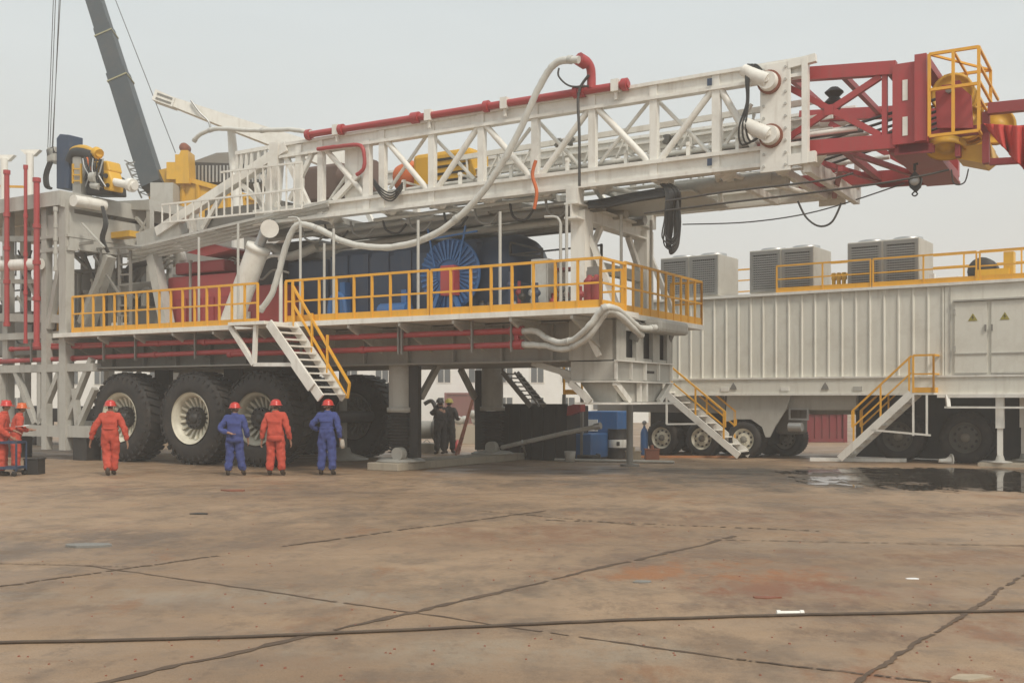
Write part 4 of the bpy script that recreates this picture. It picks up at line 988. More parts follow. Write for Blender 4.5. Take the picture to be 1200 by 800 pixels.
# travelling block inside the mast
tb = thing('travelling_block', bt(480, 2.2), 'yellow travelling block with black slots lying inside the mast', 'pulley block')
c0, c1 = bt(436, 2.4)+Z*.85, bt(532, 2.4)+Z*.85
MB().beam(c0.lerp(c1, .28), c1, .9, .95).build('block_body', M['myellow'], tb, bevel=.12)
m = MB()
for k in range(4): m.beam(c0.lerp(c1, .5)-R.ew*.46+Z*(-.3+k*.18), c0.lerp(c1, .97)-R.ew*.46+Z*(-.3+k*.18), .02, .06)
m.build('slot', M['black'], tb)
MB().tube([c0, c0.lerp(c1, .15), c0.lerp(c1, .3)], [.35, .45, .3], 16).build('hook_housing', M['orange'], tb)
MB().cyl(bt(340, 2.6)+Z*.7, bt(350, 2.6)+Z*1.0, .3, n=14).build('swivel', M['myellow'], tb)

# hanging cable bundle, lines and hook block
cb = thing('cable_bundle', R.at(788, 235, 1.1), 'bundle of black cables looped and hanging beneath the mast above the trailer', 'cables')
for k in range(12):
    x = 780+k*1.5; lo = random.uniform(276, 299)
    MB().tube(smooth([R.at(774+k, 216, 1.3), R.at(x, 226, 1.1), R.at(x-1, 255, 1.0+.04*k), R.at(x-4+k*.2, lo-8, 1.0+.04*k), R.at(787, lo, 1.05), R.at(796-k*.2, lo-12, 1.1), R.at(797-k*.4, 250, 1.1), R.at(790+k*.5, 222, 1.2)], 5), random.uniform(.014, .028), 6).build('cable', M['black'], cb)
for k in range(5): MB().tube(smooth([R.at(690, 243-k*1.5, 1.3+.1*k), R.at(715, 241-k*2, 1.3+.05*k), R.at(745, 235-k*2, 1.2+.05*k), R.at(783, 229-k*2, 1.2)], 4), .04, 8).build('cable_sleeve', M['black'], cb)
def line(pts, r, label, w=1.3, mat='cable', sag=0, cat='cable', grp=None):
    P = [R.at(p[0], p[1], p[2] if len(p) > 2 else w) for p in pts]
    return tag(MB().tube(smooth(P, 6), r, 6).build('cable', M[mat]), label, cat, grp)
line([(755, 250, 1.0), (850, 238, 1.1), (950, 226, 1.2), (1050, 212, 1.3), (1112, 199, 1.6)], .022, 'dark wire rope stretched from the cable bundle to the underside of the red crown')
line([(780, 236, .9), (850, 225, .9), (960, 212, .95), (1000, 203, 1.0)], .022, 'upper dark rope running close under the mast towards the crown')
line([(800, 263, 5), (880, 260, 5), (960, 247, 5), (1060, 215, 5)], .016, 'thin slack line from the mast underside out over the trailer roof')
line([(935, 236, 1.6), (945, 255, 1.6), (960, 265, 1.6), (975, 260, 1.6), (986, 238, 1.6)], .022, 'black cable loop hanging under the white mast end')
line([(1115, 199, 1.6), (1118, 215, 1.6), (1130, 214, 1.6), (1135, 198, 1.6)], .014, 'small wire loop hanging beneath the yellow crown housing')
line([(655, 80, .9), (655, 90, .9), (668, 101, .9), (690, 101, .9)], .022, 'thin black safety line looping below the white hose top')
line([(679, 218, .8), (679, 160, .8), (678, 110, .9), (690, 88, .9)], .035, 'black strap hanging down the mast side from the red elbow')
line([(626, 245, .95), (629, 225, .95), (624, 205, .95), (628, 188, .95)], .04, 'orange strap tied round the lower chord of the mast', mat='orange', cat='strap')
for k in range(3): pass
bl = MB()
for k in range(4): bl.tube(smooth([R.at(438, 210+k*2, 1.0), R.at(448, 222+k*3, .95), R.at(460, 226+k*3, .95), R.at(472, 214+k*2, 1.0)], 5), .02, 6)
tag(bl.build('hose_loop', M['black']), 'four thin black hoses looping below the mast side near the yellow block', 'hose')
hb = thing('hook_block', R.at(1072, 222, 2), 'small black pulley block hanging on a chain below the red crown', 'pulley block')
c = R.at(1072, 212, 2); MB().prism([c+Z*.2, c+R.es*.13+Z*.05, c+R.es*.1-Z*.12, c-Z*.22, c-R.es*.1-Z*.12, c-R.es*.13+Z*.05], R.ew*.12).build('cheek', M['black'], hb)
MB().lathe(c+R.ew*.0-R.ew*.03, R.ew, [(0, 0), (.09, 0), (.1, .03), (0, .03)], 14).build('pin', M['steel'], hb)
MB().tube([c+Z*.2, c+Z*.33, R.at(1076, 192, 2)], .03, 6).build('chain', M['black'], hb)
MB().tube(smooth([c-Z*.2, c-Z*.26+R.es*.05, c-Z*.3, c-Z*.26-R.es*.05, c-Z*.21], 4), .015, 6).build('hook', M['black'], hb)
# red cloth over outrigger
fl = MB(); nx, ny = 46, 24; vs = []
for j in range(ny+1):
    for i in range(nx+1):
        u, v = i/nx, j/ny; x = 1152+u*70; top = 145+u*4; bot = 166+34*min(1, u*1.5)+(-6 if u > .8 else 0)
        y = top+(bot-top)*v+3*v*math.sin(u*3); w = C0-.35+.16*math.sin(u*19+v*3)*(.3+v)+.06*math.sin(u*41+v*5)
        vs.append(R.at(x+v*18*(1-u), y, w))
fs = [(j*(nx+1)+i, j*(nx+1)+i+1, (j+1)*(nx+1)+i+1, (j+1)*(nx+1)+i) for j in range(ny) for i in range(nx)]
fo = fl.add(vs, fs, True).build('cloth', M['cloth']); fo.modifiers.new('t', 'SOLIDIFY').thickness = .012
tag(fo, 'bright red cloth draped over the outer end of the crown', 'cloth')

# ---------------- drill floor structure at the left ----------------
DF = thing('drill_floor_structure', R.P(R.S(40, 0), 3, 0), 'grey steel drill floor structure folded at the left end of the rig', 'steel structure')
w0, w1 = 0.0, 5.8; sR = R.S(78, 0); sL2 = sR-9; zF = R.at(78, 228, 0).z
MB().fb(R, sL2, sR+.1, w0-.3, w1, zF-.14, zF).build('floor_slab', M['grey'], DF)
MB().fb(R, sL2, sR+.12, w0-.32, w0-.3+.0, zF-.36, zF+.06).fb(R, sR+.1, sR+.14, w0-.3, w1, zF-.4, zF+.06).build('edge_beam', M['grey'], DF)
def dz(py, px=78, w=0): return R.at(px, py, w).z
for (px, w, yt, yb, t) in ((78, 0, 232, 500, .30), (55, 0, 300, 500, .22), (50, 1.5, 232, 400, .25), (30, 2.5, 232, 500, .25), (128, 5, 240, 400, .25), (10, 0.3, 300, 500, .25)):
    s_ = R.S(px, w); MB().beam(R.P(s_, w, .28), R.P(s_, w, zF-.15), t, t).build('column', M['grey'], DF)
b1_, b0_ = dz(250), dz(292)
MB().fb(R, R.S(52, 0), sR+.05, w0-.06, w0+.2, b0_+.35, b1_).build('box_girder', M['grey'], DF)
MB().fb(R, sR-.05, sR+.2, w0-.05, 2.6, b0_, b1_).build('box_girder', M['grey'], DF)
MB().fb(R, R.S(46, 0), sR+.22, w0-.12, w0+.22, b0_-.05, b0_+.06).fb(R, R.S(46, 0), sR+.22, w0-.12, 2.6, b0_+.345, b0_+.42).build('flange', M['grey'], DF)
m = MB()
for (x0, y0, x1, y1, w, t) in ((75, 292, 58, 385, 0, .2), (20, 300, 60, 380, .5, .16), (82, 292, 60, 350, 1.5, .18), (95, 378, 128, 300, .8, .2), (0, 330, 60, 330, .4, .16), (0, 280, 52, 280, .2, .2), (0, 350, 78, 350, .6, .12),
                               (88, 300, 120, 330, 2.5, .1), (0, 372, 80, 374, .1, .3), (0, 395, 75, 392, .2, .25), (96, 262, 122, 290, .2, .07)):
    MB().beam(R.at(x0, y0, w), R.at(x1, y1, w), t, t*.8).build('brace', M['grey'], DF)
# lower truss
MB().fb(R, R.S(-60, 0), R.S(108, 0), w0-.1, w0+.2, R.at(50, 511, 0).z, R.at(50, 498, 0).z).build('base_beam', M['grey'], DF)
MB().fb(R, R.S(-60, 0), R.S(108, 0), 4.5, 4.8, R.at(50, 511, 0).z, R.at(50, 498, 0).z).build('base_beam', M['grey'], DF)
MB().fb(R, R.S(-60, 0), R.S(112, 0), w0-.1, w0+.2, R.at(50, 436, 0).z, R.at(50, 427, 0).z).build('truss_beam', M['grey'], DF)
for (x0, y0, x1, y1) in ((18, 432, 42, 496), (72, 432, 46, 496), (108, 420, 78, 496), (112, 455, 92, 500), (72, 425, 72, 500), (48, 432, 48, 496), (2, 432, 2, 498), (88, 455, 92, 498)):
    MB().beam(R.at(x0, y0, 0), R.at(x1, y1, 0), .15, .16, R.ew).build('truss_brace', M['grey'], DF)
    MB().beam(R.at(x0, y0, 0)+R.ew*4.6, R.at(x1, y1, 0)+R.ew*4.6, .14, .14, R.ew).build('truss_brace', M['dgrey'], DF)
for px in (15, 95):
    for w in (0.05, 4.6):
        s_ = R.S(px, 0); MB().fb(R, s_-.3, s_+.3, w-.1, w+.4, 0, .8).build('foot_block', M['black'], DF)
MB().cyl(R.at(86, 235, -.1), R.at(122, 241, 1.0), .17, n=16).cyl(R.at(121.5, 241, .99), R.at(122.2, 241, 1.02), .12, n=16).build('hydraulic_cylinder', M['white'], DF)
MB().cyl(R.at(-30, 313, -.3), R.at(47, 309, -.3), .17, n=16).build('mud_pipe', M['white'], DF)
for (px, yt, yb, r_, mt) in ((43, 211, 404, .085, 'red'), (30, 196, 400, .05, 'red'), (8, 202, 380, .075, 'red'), (65, 245, 315, .05, 'grey')):
    m = MB(); a, b = R.at(px, yt, -.45), R.at(px, yb, -.45); b.x, b.y = a.x, a.y
    m.cyl(b, a, r_, n=12)
    for t in (0, .28, .5, .72, 1): c = a.lerp(b, t); m.cyl(c-Z*.06, c+Z*.06, r_*1.35, n=12)
    m.build('standing_pipe', M[mt], DF)
for (px, yt) in ((35, 180), (5, 186)):
    a = R.at(px, yt, .2); m = MB().cyl(V((a.x, a.y, zF)), a, .11, n=10)
    m.add([a+V((-.3, 0, .12)), a+V((.3, 0, .12)), a+V((.12, 0, -.05)), a+V((-.12, 0, -.05)), a+V((-.3, .2, .12)), a+V((.3, .2, .12)), a+V((.12, .2, -.05)), a+V((-.12, .2, -.05))], [(0, 1, 2, 3), (4, 7, 6, 5), (0, 4, 5, 1), (2, 6, 7, 3), (1, 5, 6, 2), (0, 3, 7, 4)])
    m.build('guide_post', M['white'], DF)
MB().beam(R.at(-20, 218, 1), R.at(27, 219, 1), .07).build('yellow_bar', M['yellow'], DF)
rd = random.Random(5)
for k in range(70):
    px = rd.uniform(-15, 118); py = rd.uniform(242, 420); w = rd.uniform(.15, 3.2); mt = rd.choice(['grey', 'mgrey', 'dgrey', 'white', 'grey', 'black', 'steel'])
    if px > 62 and py > 340: continue
    a = R.at(px, py, w); q = rd.random(); t = rd.uniform(.03, .09)
    if q < .3: MB().beam(a, a+R.es*rd.uniform(.5, 1.6), t*1.4).build('bar', M[mt], DF)
    elif q < .55: MB().cyl(a, a+Z*rd.uniform(.5, 1.5), t*.8, n=8).build('pipe', M[mt], DF)
    elif q < .7: MB().beam(a, a+R.es*rd.uniform(-.7, .7)+Z*rd.uniform(.4, .9), t*1.3).build('diagonal', M[mt], DF)
    elif q < .85: MB().tube(smooth([a, a+R.es*.2-Z*.3, a+R.es*.5-Z*.35, a+R.es*.7-Z*.05], 4), .03, 6).build('hose', M['black'], DF)
    else: MB().box(a, rd.uniform(.2, .6), .25, rd.uniform(.2, .5), -.54).build('fitting_box', M[mt], DF)
# dark inner machinery beneath floor
MB().fb(R, R.S(50, 2), R.S(120, 2), 2.9, 5.4, dz(385), dz(300)).build('inner_housing', M['dgrey'], DF)
MB().fb(R, R.S(-20, 2), R.S(50, 2), 1.6, 5.4, 3.2, 4.6).build('inner_housing', M['dgrey'], DF)
m = MB()
for k in range(3): m.tube(smooth([R.at(119+k, 242, .4), R.at(122+k*2, 262, .3), R.at(118+k*2, 280, .3), R.at(126+k, 296, .4)], 4), .03, 6)
m.build('hydraulic_hose', M['black'], DF)
# access ladder tower between floor and deck
lt = thing('ladder_tower', R.P(R.S(146, 1.2), 1.2, zc), 'narrow dark steel ladder tower on the deck beside the drill floor', 'ladder')
m = MB(); a, b = R.P(R.S(140, 1.0), 1.0, zc), R.P(R.S(153, 1.0), 1.0, zc); hh = R.at(146, 290, 1).z-zc
m.beam(a, a+Z*hh, .07); m.beam(b, b+Z*hh, .07); m.build('upright', M['dgrey'], lt)
m = MB()
for k in range(8): m.beam(a+Z*(.25+k*.3), b+Z*(.25+k*.3), .05, .05)
m.build('rung', M['dgrey'], lt)
MB().beam(R.at(93, 292, .9), R.at(165, 290, .9), .06).beam(R.at(110, 300, .9), R.at(140, 345, .9), .06).beam(R.at(118, 345, .9), R.at(118, 292, .9), .05).build('platform_bar', M['dgrey'], lt)
MB().fb(R, R.S(130, 1.4), R.S(152, 1.4), 1.4, 1.8, R.at(140, 278, 1.4).z, R.at(140, 271, 1.4).z).build('bracket', M['myellow'], lt)
# grey hull between floor and mast legs
hc = thing('dog_house_frame', R.P(R.S(150, 3.2), 3.2, zc), 'open grey steel frame with roof panel between drill floor and mast foot', 'frame')
MB().prism([R.at(131, 236, 2.2), R.at(175, 234, 2.2), R.at(175, 246, 2.2), R.at(131, 245, 2.2)], R.ew*2).build('roof_panel', M['grey'], hc)
m = MB()
for (x0, y0, x1, y1, t) in ((176, 234, 176, 300, .16), (131, 245, 131, 300, .16), (133, 255, 150, 240, .1), (150, 300, 176, 252, .1), (160, 255, 190, 290, .1), (131, 300, 190, 296, .1)):
    m.beam(R.at(x0, y0, 2.3), R.at(x1, y1, 2.3), t)
for px in (131, 176): m.beam(R.P(R.S(px, 2.3), 2.3, zc), R.at(px, 300, 2.3), .16)
m.build('posts', M['grey'], hc)
MB().prism([R.at(138, 262, 3), R.at(176, 256, 3), R.at(176, 285, 3), R.at(146, 290, 3)], R.ew*1.2).build('inner_panel', M['black'], hc)
# substructure legs on deck between mast foot and drill floor
lg = thing('mast_foot', R.P(R.S(195, 1.3), 1.3, zc), 'pair of heavy grey inclined legs carrying the mast foot above the deck', 'mast foot')
for w in (1.3, 5.2):
    MB().beam(R.P(R.S(100, w), w, zc), R.P(R.S(128, w), w, R.at(128, 300, 1.3).z), .32, .3).build('inclined_leg', M['grey'], lg)
    MB().beam(R.P(R.S(198, w), w, zc), R.P(R.S(180, w), w, R.at(180, 300, 1.3).z), .32, .3).build('inclined_leg', M['grey'], lg)
    MB().beam(R.P(R.S(165, w), w, R.at(165, 285, 1.3).z), R.P(R.S(215, w), w, R.at(215, 268, 1.3).z), .3, .55).build('foot_beam', M['grey'], lg)
# top drive on the floor
td = thing('top_drive', R.P(R.S(98, 1.2), 1.2, zF), 'yellow and black top drive machine lying on the drill floor', 'top drive')
def tdp(x, y, w=1.0): return R.at(x, y, w)
MB().prism([tdp(100, 222), tdp(98, 205), tdp(104, 195), tdp(128, 205), tdp(130, 228), tdp(100, 228)], R.ew*.6).build('gearbox', M['black'], td, bevel=.05)
MB().prism([tdp(106, 200, .9), tdp(108, 189, .9), tdp(125, 188, .9), tdp(128, 200, .9), tdp(120, 204, .9)], R.ew*.5).build('motor_cover', M['myellow'], td, bevel=.05)
MB().prism([tdp(120, 200, .85), tdp(127, 200, .85), tdp(131, 212, .85), tdp(130, 224, .85), tdp(121, 222, .85)], R.ew*.45).build('side_cover', M['myellow'], td, bevel=.04)
MB().tube(smooth([tdp(80, 220), tdp(79, 200), tdp(81, 184), tdp(88, 175), tdp(100, 174), tdp(112, 180)], 5), .10, 8).build('bail', M['myellow'], td)
MB().tube(smooth([tdp(83, 190), tdp(88, 180), tdp(100, 180), tdp(112, 184)], 5), .18, 8).build('hose_guide', M['black'], td)
MB().cyl(tdp(104, 182), tdp(116, 179), .13, n=10).cyl(tdp(112, 178), tdp(116, 181), .17, n=10).build('gooseneck', M['myellow'], td)
MB().fb(R, R.S(85, .9), R.S(95, .9), .9, 1.3, zF, tdp(90, 184).z).build('link_frame', M['grey'], td)
m = MB()
for x in (85.5, 95): m.beam(tdp(x, 215, .8), tdp(x, 192, .8), .05)
for y in (198, 205, 212): m.beam(tdp(85.5, y, .8), tdp(95, y, .8), .04)
m.build('guard', M['myellow'], td)
MB().cyl(tdp(131, 213), tdp(158, 218), .12, n=12).cyl(tdp(152, 216.5), tdp(156, 217.5), .2, n=12).build('quill_shaft', M['white'], td)
for (x, y, rr) in ((110, 193, .06), (116, 192, .06), (124, 206, .07), (126, 217, .06)): MB().cyl(tdp(x, y, .80), tdp(x, y, .9), rr, n=12).build('port', M['black'], td)
for (x0, y0, x1, y1) in ((119, 187, 119, 206), (106, 205, 119, 216), (104, 214, 118, 222)): MB().beam(tdp(x0, y0, .78), tdp(x1, y1, .78), .07, .10).build('strap', M['black'], td)
MB().cyl(tdp(108, 208, .75), tdp(114, 208, .75), .16, n=14).cyl(tdp(108, 217, .75), tdp(117, 219, .75), .10, n=12).build('accumulator', M['grey'], td)
for k in range(7): MB().tube(smooth([tdp(97+k*4, 186, .75), tdp(99+k*3, 196+k, .7), tdp(104+k*2, 206, .7), tdp(100+k*4, 219, .75)], 4), .022, 6).build('control_hose', M['black' if k % 3 else 'steel'], td)
for k in range(4): MB().tube(smooth([tdp(99+k*3, 185, .8), tdp(103+k*3, 200, .75), tdp(100+k*4, 212, .8), tdp(106+k*5, 218, .8)], 4), .035, 6).build('hydraulic_hose', M['orange' if k == 1 else 'black'], td)
gc = thing('guide_column', R.P(R.S(73, 1), 1, zF), 'dark slate blue box column standing on the drill floor', 'column')
MB().prism([R.at(66, 221, .9), R.at(66, 162, .9), R.at(70, 157, .9), R.at(81, 158, .9), R.at(80, 221, .9)], R.ew*.5).build('column', M['navy'], gc, bevel=.02)
MB().fb(R, R.S(54, .8), R.S(63, .8), .8, 1.2, R.at(58, 190, .8).z, R.at(58, 172, .8).z).build('sheave_box', M['grey'], gc, bevel=.05)
m = MB()
for k in range(3): m.tube(smooth([R.at(57+k*2, 190, .8), R.at(52+k*2, 205, .8), R.at(53+k*2, 218, .8), R.at(59+k, 221, .9)], 4), .04, 6)
m.beam(R.at(58, 180, .9), R.at(66, 176, .9), .2); m.build('hose', M['black'], gc)
for i, (xt, xb) in enumerate(((64, 56), (66.5, 58.5), (71, 62), (73, 61))):
    a, b = R.at(xb, 173, .95), R.at(xt, -40, .95)
    tag(MB().tube([a, b], .012, 5).build('hoisting_rope', M['cable']), ['leftmost', 'second from left', 'third from left', 'rightmost'][i]+' of the four thin hoisting ropes rising above the slate column', 'rope', 'hoisting ropes at the left')

# ---------------- stuff under and beside the rig ----------------
def smallwheel(px, py, w, r, root, fr=R, wd=.35, rimmat='rim', name='wheel'):
    c = fr.at(px, py, w); c.z = r; ax = fr.ew
    h = MB().lathe(c, ax, [(0, -.02), (r*.16, -.02), (r*.2, .06), (r*.2, .12)], 16)
    W = h.build(name, M['drim'], root)
    t = MB().lathe(c, ax, [(r*.58, .06), (r*.60, .0), (r*.8, -.02), (r*.95, .02), (r, .07), (r, wd-.07), (r*.95, wd-.02), (r*.8, wd), (r*.58, wd-.05)], 40)
    for k in range(40):
        a = 2*math.pi*k/40; e = fr.es*math.cos(a)+Z*math.sin(a); tg = ax.cross(e); t.par(c+e*(r*.985)-tg*.02+ax*.05, tg*.045, ax*(wd-.1), e*.022)
    t.build('tyre', M['rubber'], W)
    rm = MB().lathe(c, ax, [(r*.61, -.01), (r*.56, .02), (r*.52, .09), (r*.46, .10), (r*.34, .04), (r*.28, .03), (0, .05)], 32)
    for k in range(10):
        a = 2*math.pi*k/10; e = fr.es*math.cos(a)+Z*math.sin(a); rm.cyl(c+e*r*.22+ax*.035, c+e*r*.22-ax*.01, .018, n=6)
    rm.build('rim', M[rimmat], W)
    hl = MB()
    for k in range(10):
        a = 2*math.pi*(k+.5)/10; e = fr.es*math.cos(a)+Z*math.sin(a); hl.lathe(c+e*r*.40+ax*.062, ax, [(0, -.004), (r*.065, -.004), (r*.065, .02)], 10)
    hl.build('vent_hole', M['black'], W)
# far trailer behind the drill floor (its tyres show between the truss bars)
dl = thing('dolly', R.P(R.S(40, 5), 6.2, 0), 'dark wheeled dolly behind the lower truss of the drill floor', 'dolly')
MB().fb(R, R.S(0, 6.2), R.S(110, 6.2), 6.3, 8, .9, 1.4).build('frame', M['black'], dl)
for px in (38, 84): smallwheel(px, 497, 6.0, .75, dl, R, .45, 'drim')
# dark tarred skid behind the far jack
sk = thing('mud_skid', R.P(R.S(610, 6.5), 6.5, 0), 'long black steel bin behind the far jack on the ground', 'bin')
q0, q1 = R.S(583, 6.9), R.S(664, 6.9)
MB().fb(R, q0, q1, 6.9, 8.3, .0, R.at(620, 475, 6.9).z).build('bin_body', M['black'], sk, bevel=.03)
m = MB()
for t in range(7): s_ = q0+(q1-q0)*t/6; m.fb(R, s_-.03, s_+.03, 6.85, 6.898, 0, R.at(620, 475, 6.9).z-.04)
m.fb(R, q0-.05, q1+.05, 6.82, 6.9, R.at(620, 476.5, 6.9).z, R.at(620, 473, 6.9).z); m.build('rib', M['black'], sk)
# stair folded behind
fs_ = thing('folded_stairs', R.P(R.S(600, 5), 6, 0), 'dark folded stairs slanting down behind the far jack', 'stairs')
stair(fs_, R.at(589, 436, 5.6), R.at(622, 476, 5.6), R.ew*.8, 8, M['dgrey'], sh=.14)
MB().beam(R.at(603, 436, 5.6), R.at(632, 476, 5.6), .04, .05).beam(R.at(589, 436, 5.6), R.at(589, 428, 5.6), .05).build('handrail', M['dgrey'], fs_)
# far side yellow railing bits
fy = thing('yellow_railing', R.at(664, 462, 7), 'yellow railing standing in front of the white building near the blue tank', 'railing')
p = R.at(661, 462, 7.5); q = R.at(682, 462, 7.5); rail('rails', [p, q], .95, .6, fy, M['yellow'], toe=.14)
MB().beam(V((p.x, p.y, 0)), p, .08).beam(V((q.x, q.y, 0)), q, .08).build('legs', M['dgrey'], fy)
# blue tank and parts
bt_ = thing('blue_tank', gnd(678, 537), 'blue steel tank with open lid box and white label next to the black bin', 'tank')
a = gnd(655, 538); A = R.loc(a)
MB().fb(R, A[0], A[0]+1.05, A[1], A[1]+1.2, .05, R.at(670, 508, A[1]).z).build('tank_body', M['blue'], bt_, bevel=.03)
MB().fb(R, A[0]+.3, A[0]+1.3, A[1]+1.25, A[1]+2.3, .0, R.at(690, 482, A[1]).z).build('upper_box', M['blue'], bt_, bevel=.03)
MB().fb(R, A[0]+.25, A[0]+.65, A[1]+1.2, A[1]+1.245, .8, 1.15).build('label_plate', M['white'], bt_)
MB().prism([R.at(664, 487, 6), R.at(665, 476, 6), R.at(680, 471, 6), R.at(680, 482, 6)], R.ew*.3).build('lid', M['red'], bt_)
MB().fb(R, A[0]+.0, A[0]+1.05, A[1]+.0, A[1]+1.2, 0, .047).build('skid_base', M['black'], bt_)
# black drum with white band
bd = thing('oil_drum', gnd(725, 537), 'black oil drum with white band standing right of the blue tank', 'drum')
c = gnd(724, 537); MB().lathe(c, Z, [(0, 0), (.29, 0), (.30, .02), (.29, .05), (.29, .28), (.305, .30), (.29, .32), (.29, .58), (.305, .60), (.29, .62), (.29, .86), (.30, .88), (0, .87)], 28).build('drum_body', M['black'], bd)
MB().lathe(c, Z, [(.293, .33), (.296, .34), (.296, .56), (.293, .57)], 28).build('band', M['white'], bd)
MB().box(c+V((-.02, -.302, .45)), .09, .01, .12).build('mark', M['black'], bd)
bd2 = thing('storage_bin', gnd(710, 533), 'low black plastic bin with white rags between tank and drum', 'bin')
c = gnd(705, 534); MB().box(c+Z*.45, .9, .7, .9).build('bin_body', M['black'], bd2, bevel=.05)
for k in range(6): MB().lathe(c+V((-.3+k*.12, -.1, 1.0+.1*(k % 2))), V((.2, 0, 1)), [(0, -.1), (.09, -.05), (.1, .05), (0, .1)], 8).build('rag', M['paper' if k % 2 else 'orange'], bd2)
gb_ = thing('gas_bottle', gnd(756, 533), 'small blue gas bottle with gauge beneath the front beam', 'gas bottle')
c = gnd(755, 533); MB().lathe(c, Z, [(0, 0), (.11, 0), (.12, .03), (.12, .7), (.08, .82), (.04, .86), (.04, .92), (0, .92)], 18).build('bottle', M['blue'], gb_)
MB().lathe(c+V((0, -.06, 1.02)), V((0, 1, 0)), [(0, 0), (.07, 0), (.07, .05), (0, .05)], 14).lathe(c+Z*.9, Z, [(.03, 0), (.03, .12), (0, .12)], 8).build('gauge', M['steel'], gb_)
rg = random.Random(12)
for k, (px, py) in enumerate(((668, 541), (690, 540), (742, 541), (764, 538), (536, 528), (500, 526))):
    c = gnd(px, py); nm = ('bucket', 'hose_coil', 'crate', 'valve_block', 'oil_can', 'tool_bag')[k]
    lab = ('small grey bucket in front of the blue tank', 'coil of black hose lying between tank and drum', 'small pale crate right of the black drum', 'rusty valve block beside the gas bottle', 'red oil can near the foot of the stepladder', 'dark tool bag by the standing men under the rig')[k]
    if k in (0, 4): m = MB().lathe(c, Z, [(0, 0), (.13, 0), (.16, .3), (.15, .3), (.12, .02)] if k == 0 else [(0, 0), (.12, 0), (.12, .25), (.04, .33), (.04, .38), (0, .38)], 16)
    elif k == 1:
        m = MB(); P_ = [c+V((.32*math.cos(a*.4), .32*math.sin(a*.4), .03+a*.003)) for a in range(50)]; m.tube(P_, .028, 6)
    elif k in (2, 3): m = MB().box(c+Z*.14, .4, .3, .28).box(c+Z*.30, .44, .34, .03).cyl(c+Z*.315, c+Z*.42, .05, n=8)
    else: m = MB().prism([c+V((-.25, 0, 0)), c+V((.25, 0, 0)), c+V((.2, 0, .22)), c+V((-.2, 0, .22))], V((0, .25, 0))).tube(smooth([c+V((-.12, .1, .22)), c+V((0, .1, .33)), c+V((.12, .1, .22))], 4), .015, 6)
    tag(m.build(nm, M[('grey', 'black', 'plank', 'brown', 'red', 'dgrey')[k]]), lab, nm.replace('_', ' '))
# lying pipe sloping down
sp_ = thing('suction_pipe', gnd(640, 530), 'grey pipe slanting from the far jack foot up past the blue tank', 'pipe')
MB().tube([R.at(588, 524, 5.0), R.at(663, 507, 4.6), R.at(702, 499, 4.5)], .06, 10).build('pipe', M['grey'], sp_)
MB().beam(gnd(612, 530), R.at(612, 518, 4.6), .04).beam(gnd(617, 537), R.at(612, 516, 4.6), .04).cyl(R.at(697, 500, 4.5), R.at(704, 498.5, 4.5), .09).build('stand', M['steel'], sp_)
def lying(x0, y0, x1, y1, r, mat, label, cat='pipe', name='pipe', sq=False, h=None):
    a, b = gnd(x0, y0), gnd(x1, y1)
    m = MB().beam(a+Z*(h or r), b+Z*(h or r), r*2, (h or r)*2) if sq else MB().tube([a+Z*r, b+Z*r], r, 8)
    return tag(m.build(name, M[mat]), label, cat)
lying(615, 537, 745, 536, .05, 'steel', 'thin steel pipe on the ground before the blue tank')
lying(650, 540, 790, 543, .04, 'grey', 'grey bar on the ground in front of the black drum', 'bar', 'bar')
lying(740, 536, 862, 536, .10, 'rust', 'orange brown plank on the ground beside the trailer wheels', 'plank', 'plank', True, .03)
lying(735, 533, 812, 531, .12, 'rust', 'wider rusty plank just behind the other plank under the trailer', 'plank', 'plank', True, .03)
lying(949, 540, 1062, 541, .05, 'white', 'white square tube on the ground at the foot of the right hand stairs', 'tube', 'tube', True)
pb_ = thing('pipe_bend', gnd(1109, 541), 'short white pipe piece with flange lying by the puddle', 'pipe piece')
a = gnd(1100, 543); MB().tube([a+Z*.08, a+V((.2, 0, .08)), a+V((.32, 0, .1))], [.05, .07, .12], 12).build('pipe', M['white'], pb_)
MB().cyl(a+V((.33, 0, .1)), a+V((.36, 0, .1)), .17, n=14).build('flange', M['white'], pb_)
# stepladder
sdl = thing('stepladder', gnd(555, 531), 'open dark A shaped stepladder standing between the two jacks', 'ladder')
c = V((0, 0, 0)); D_ = 2222/64
top = pt(556, 461, D_+.1)
for side, (xa, ya) in (('a', (537, 531)), ('b', (563, 529))):
    m = MB(); f = gnd(xa, ya); f.y = D_+(-.3 if side == 'a' else .5)
    l = f+V((-.03, -.25, 0)); r_ = f+V((.03, .3, 0)); t0, t1 = top+V((0, -.18, 0)), top+V((0, .18, 0))
    m.beam(l, t0, .05); m.beam(r_, t1, .05)
    for k in range(1, 7): m.beam(l.lerp(t0, k/7), r_.lerp(t1, k/7), .05, .04)
    m.build('ladder_side', M['brown' if side == 'a' else 'dgrey'], sdl)
MB().box(top, .16, .45, .05).build('top_step', M['dgrey'], sdl)
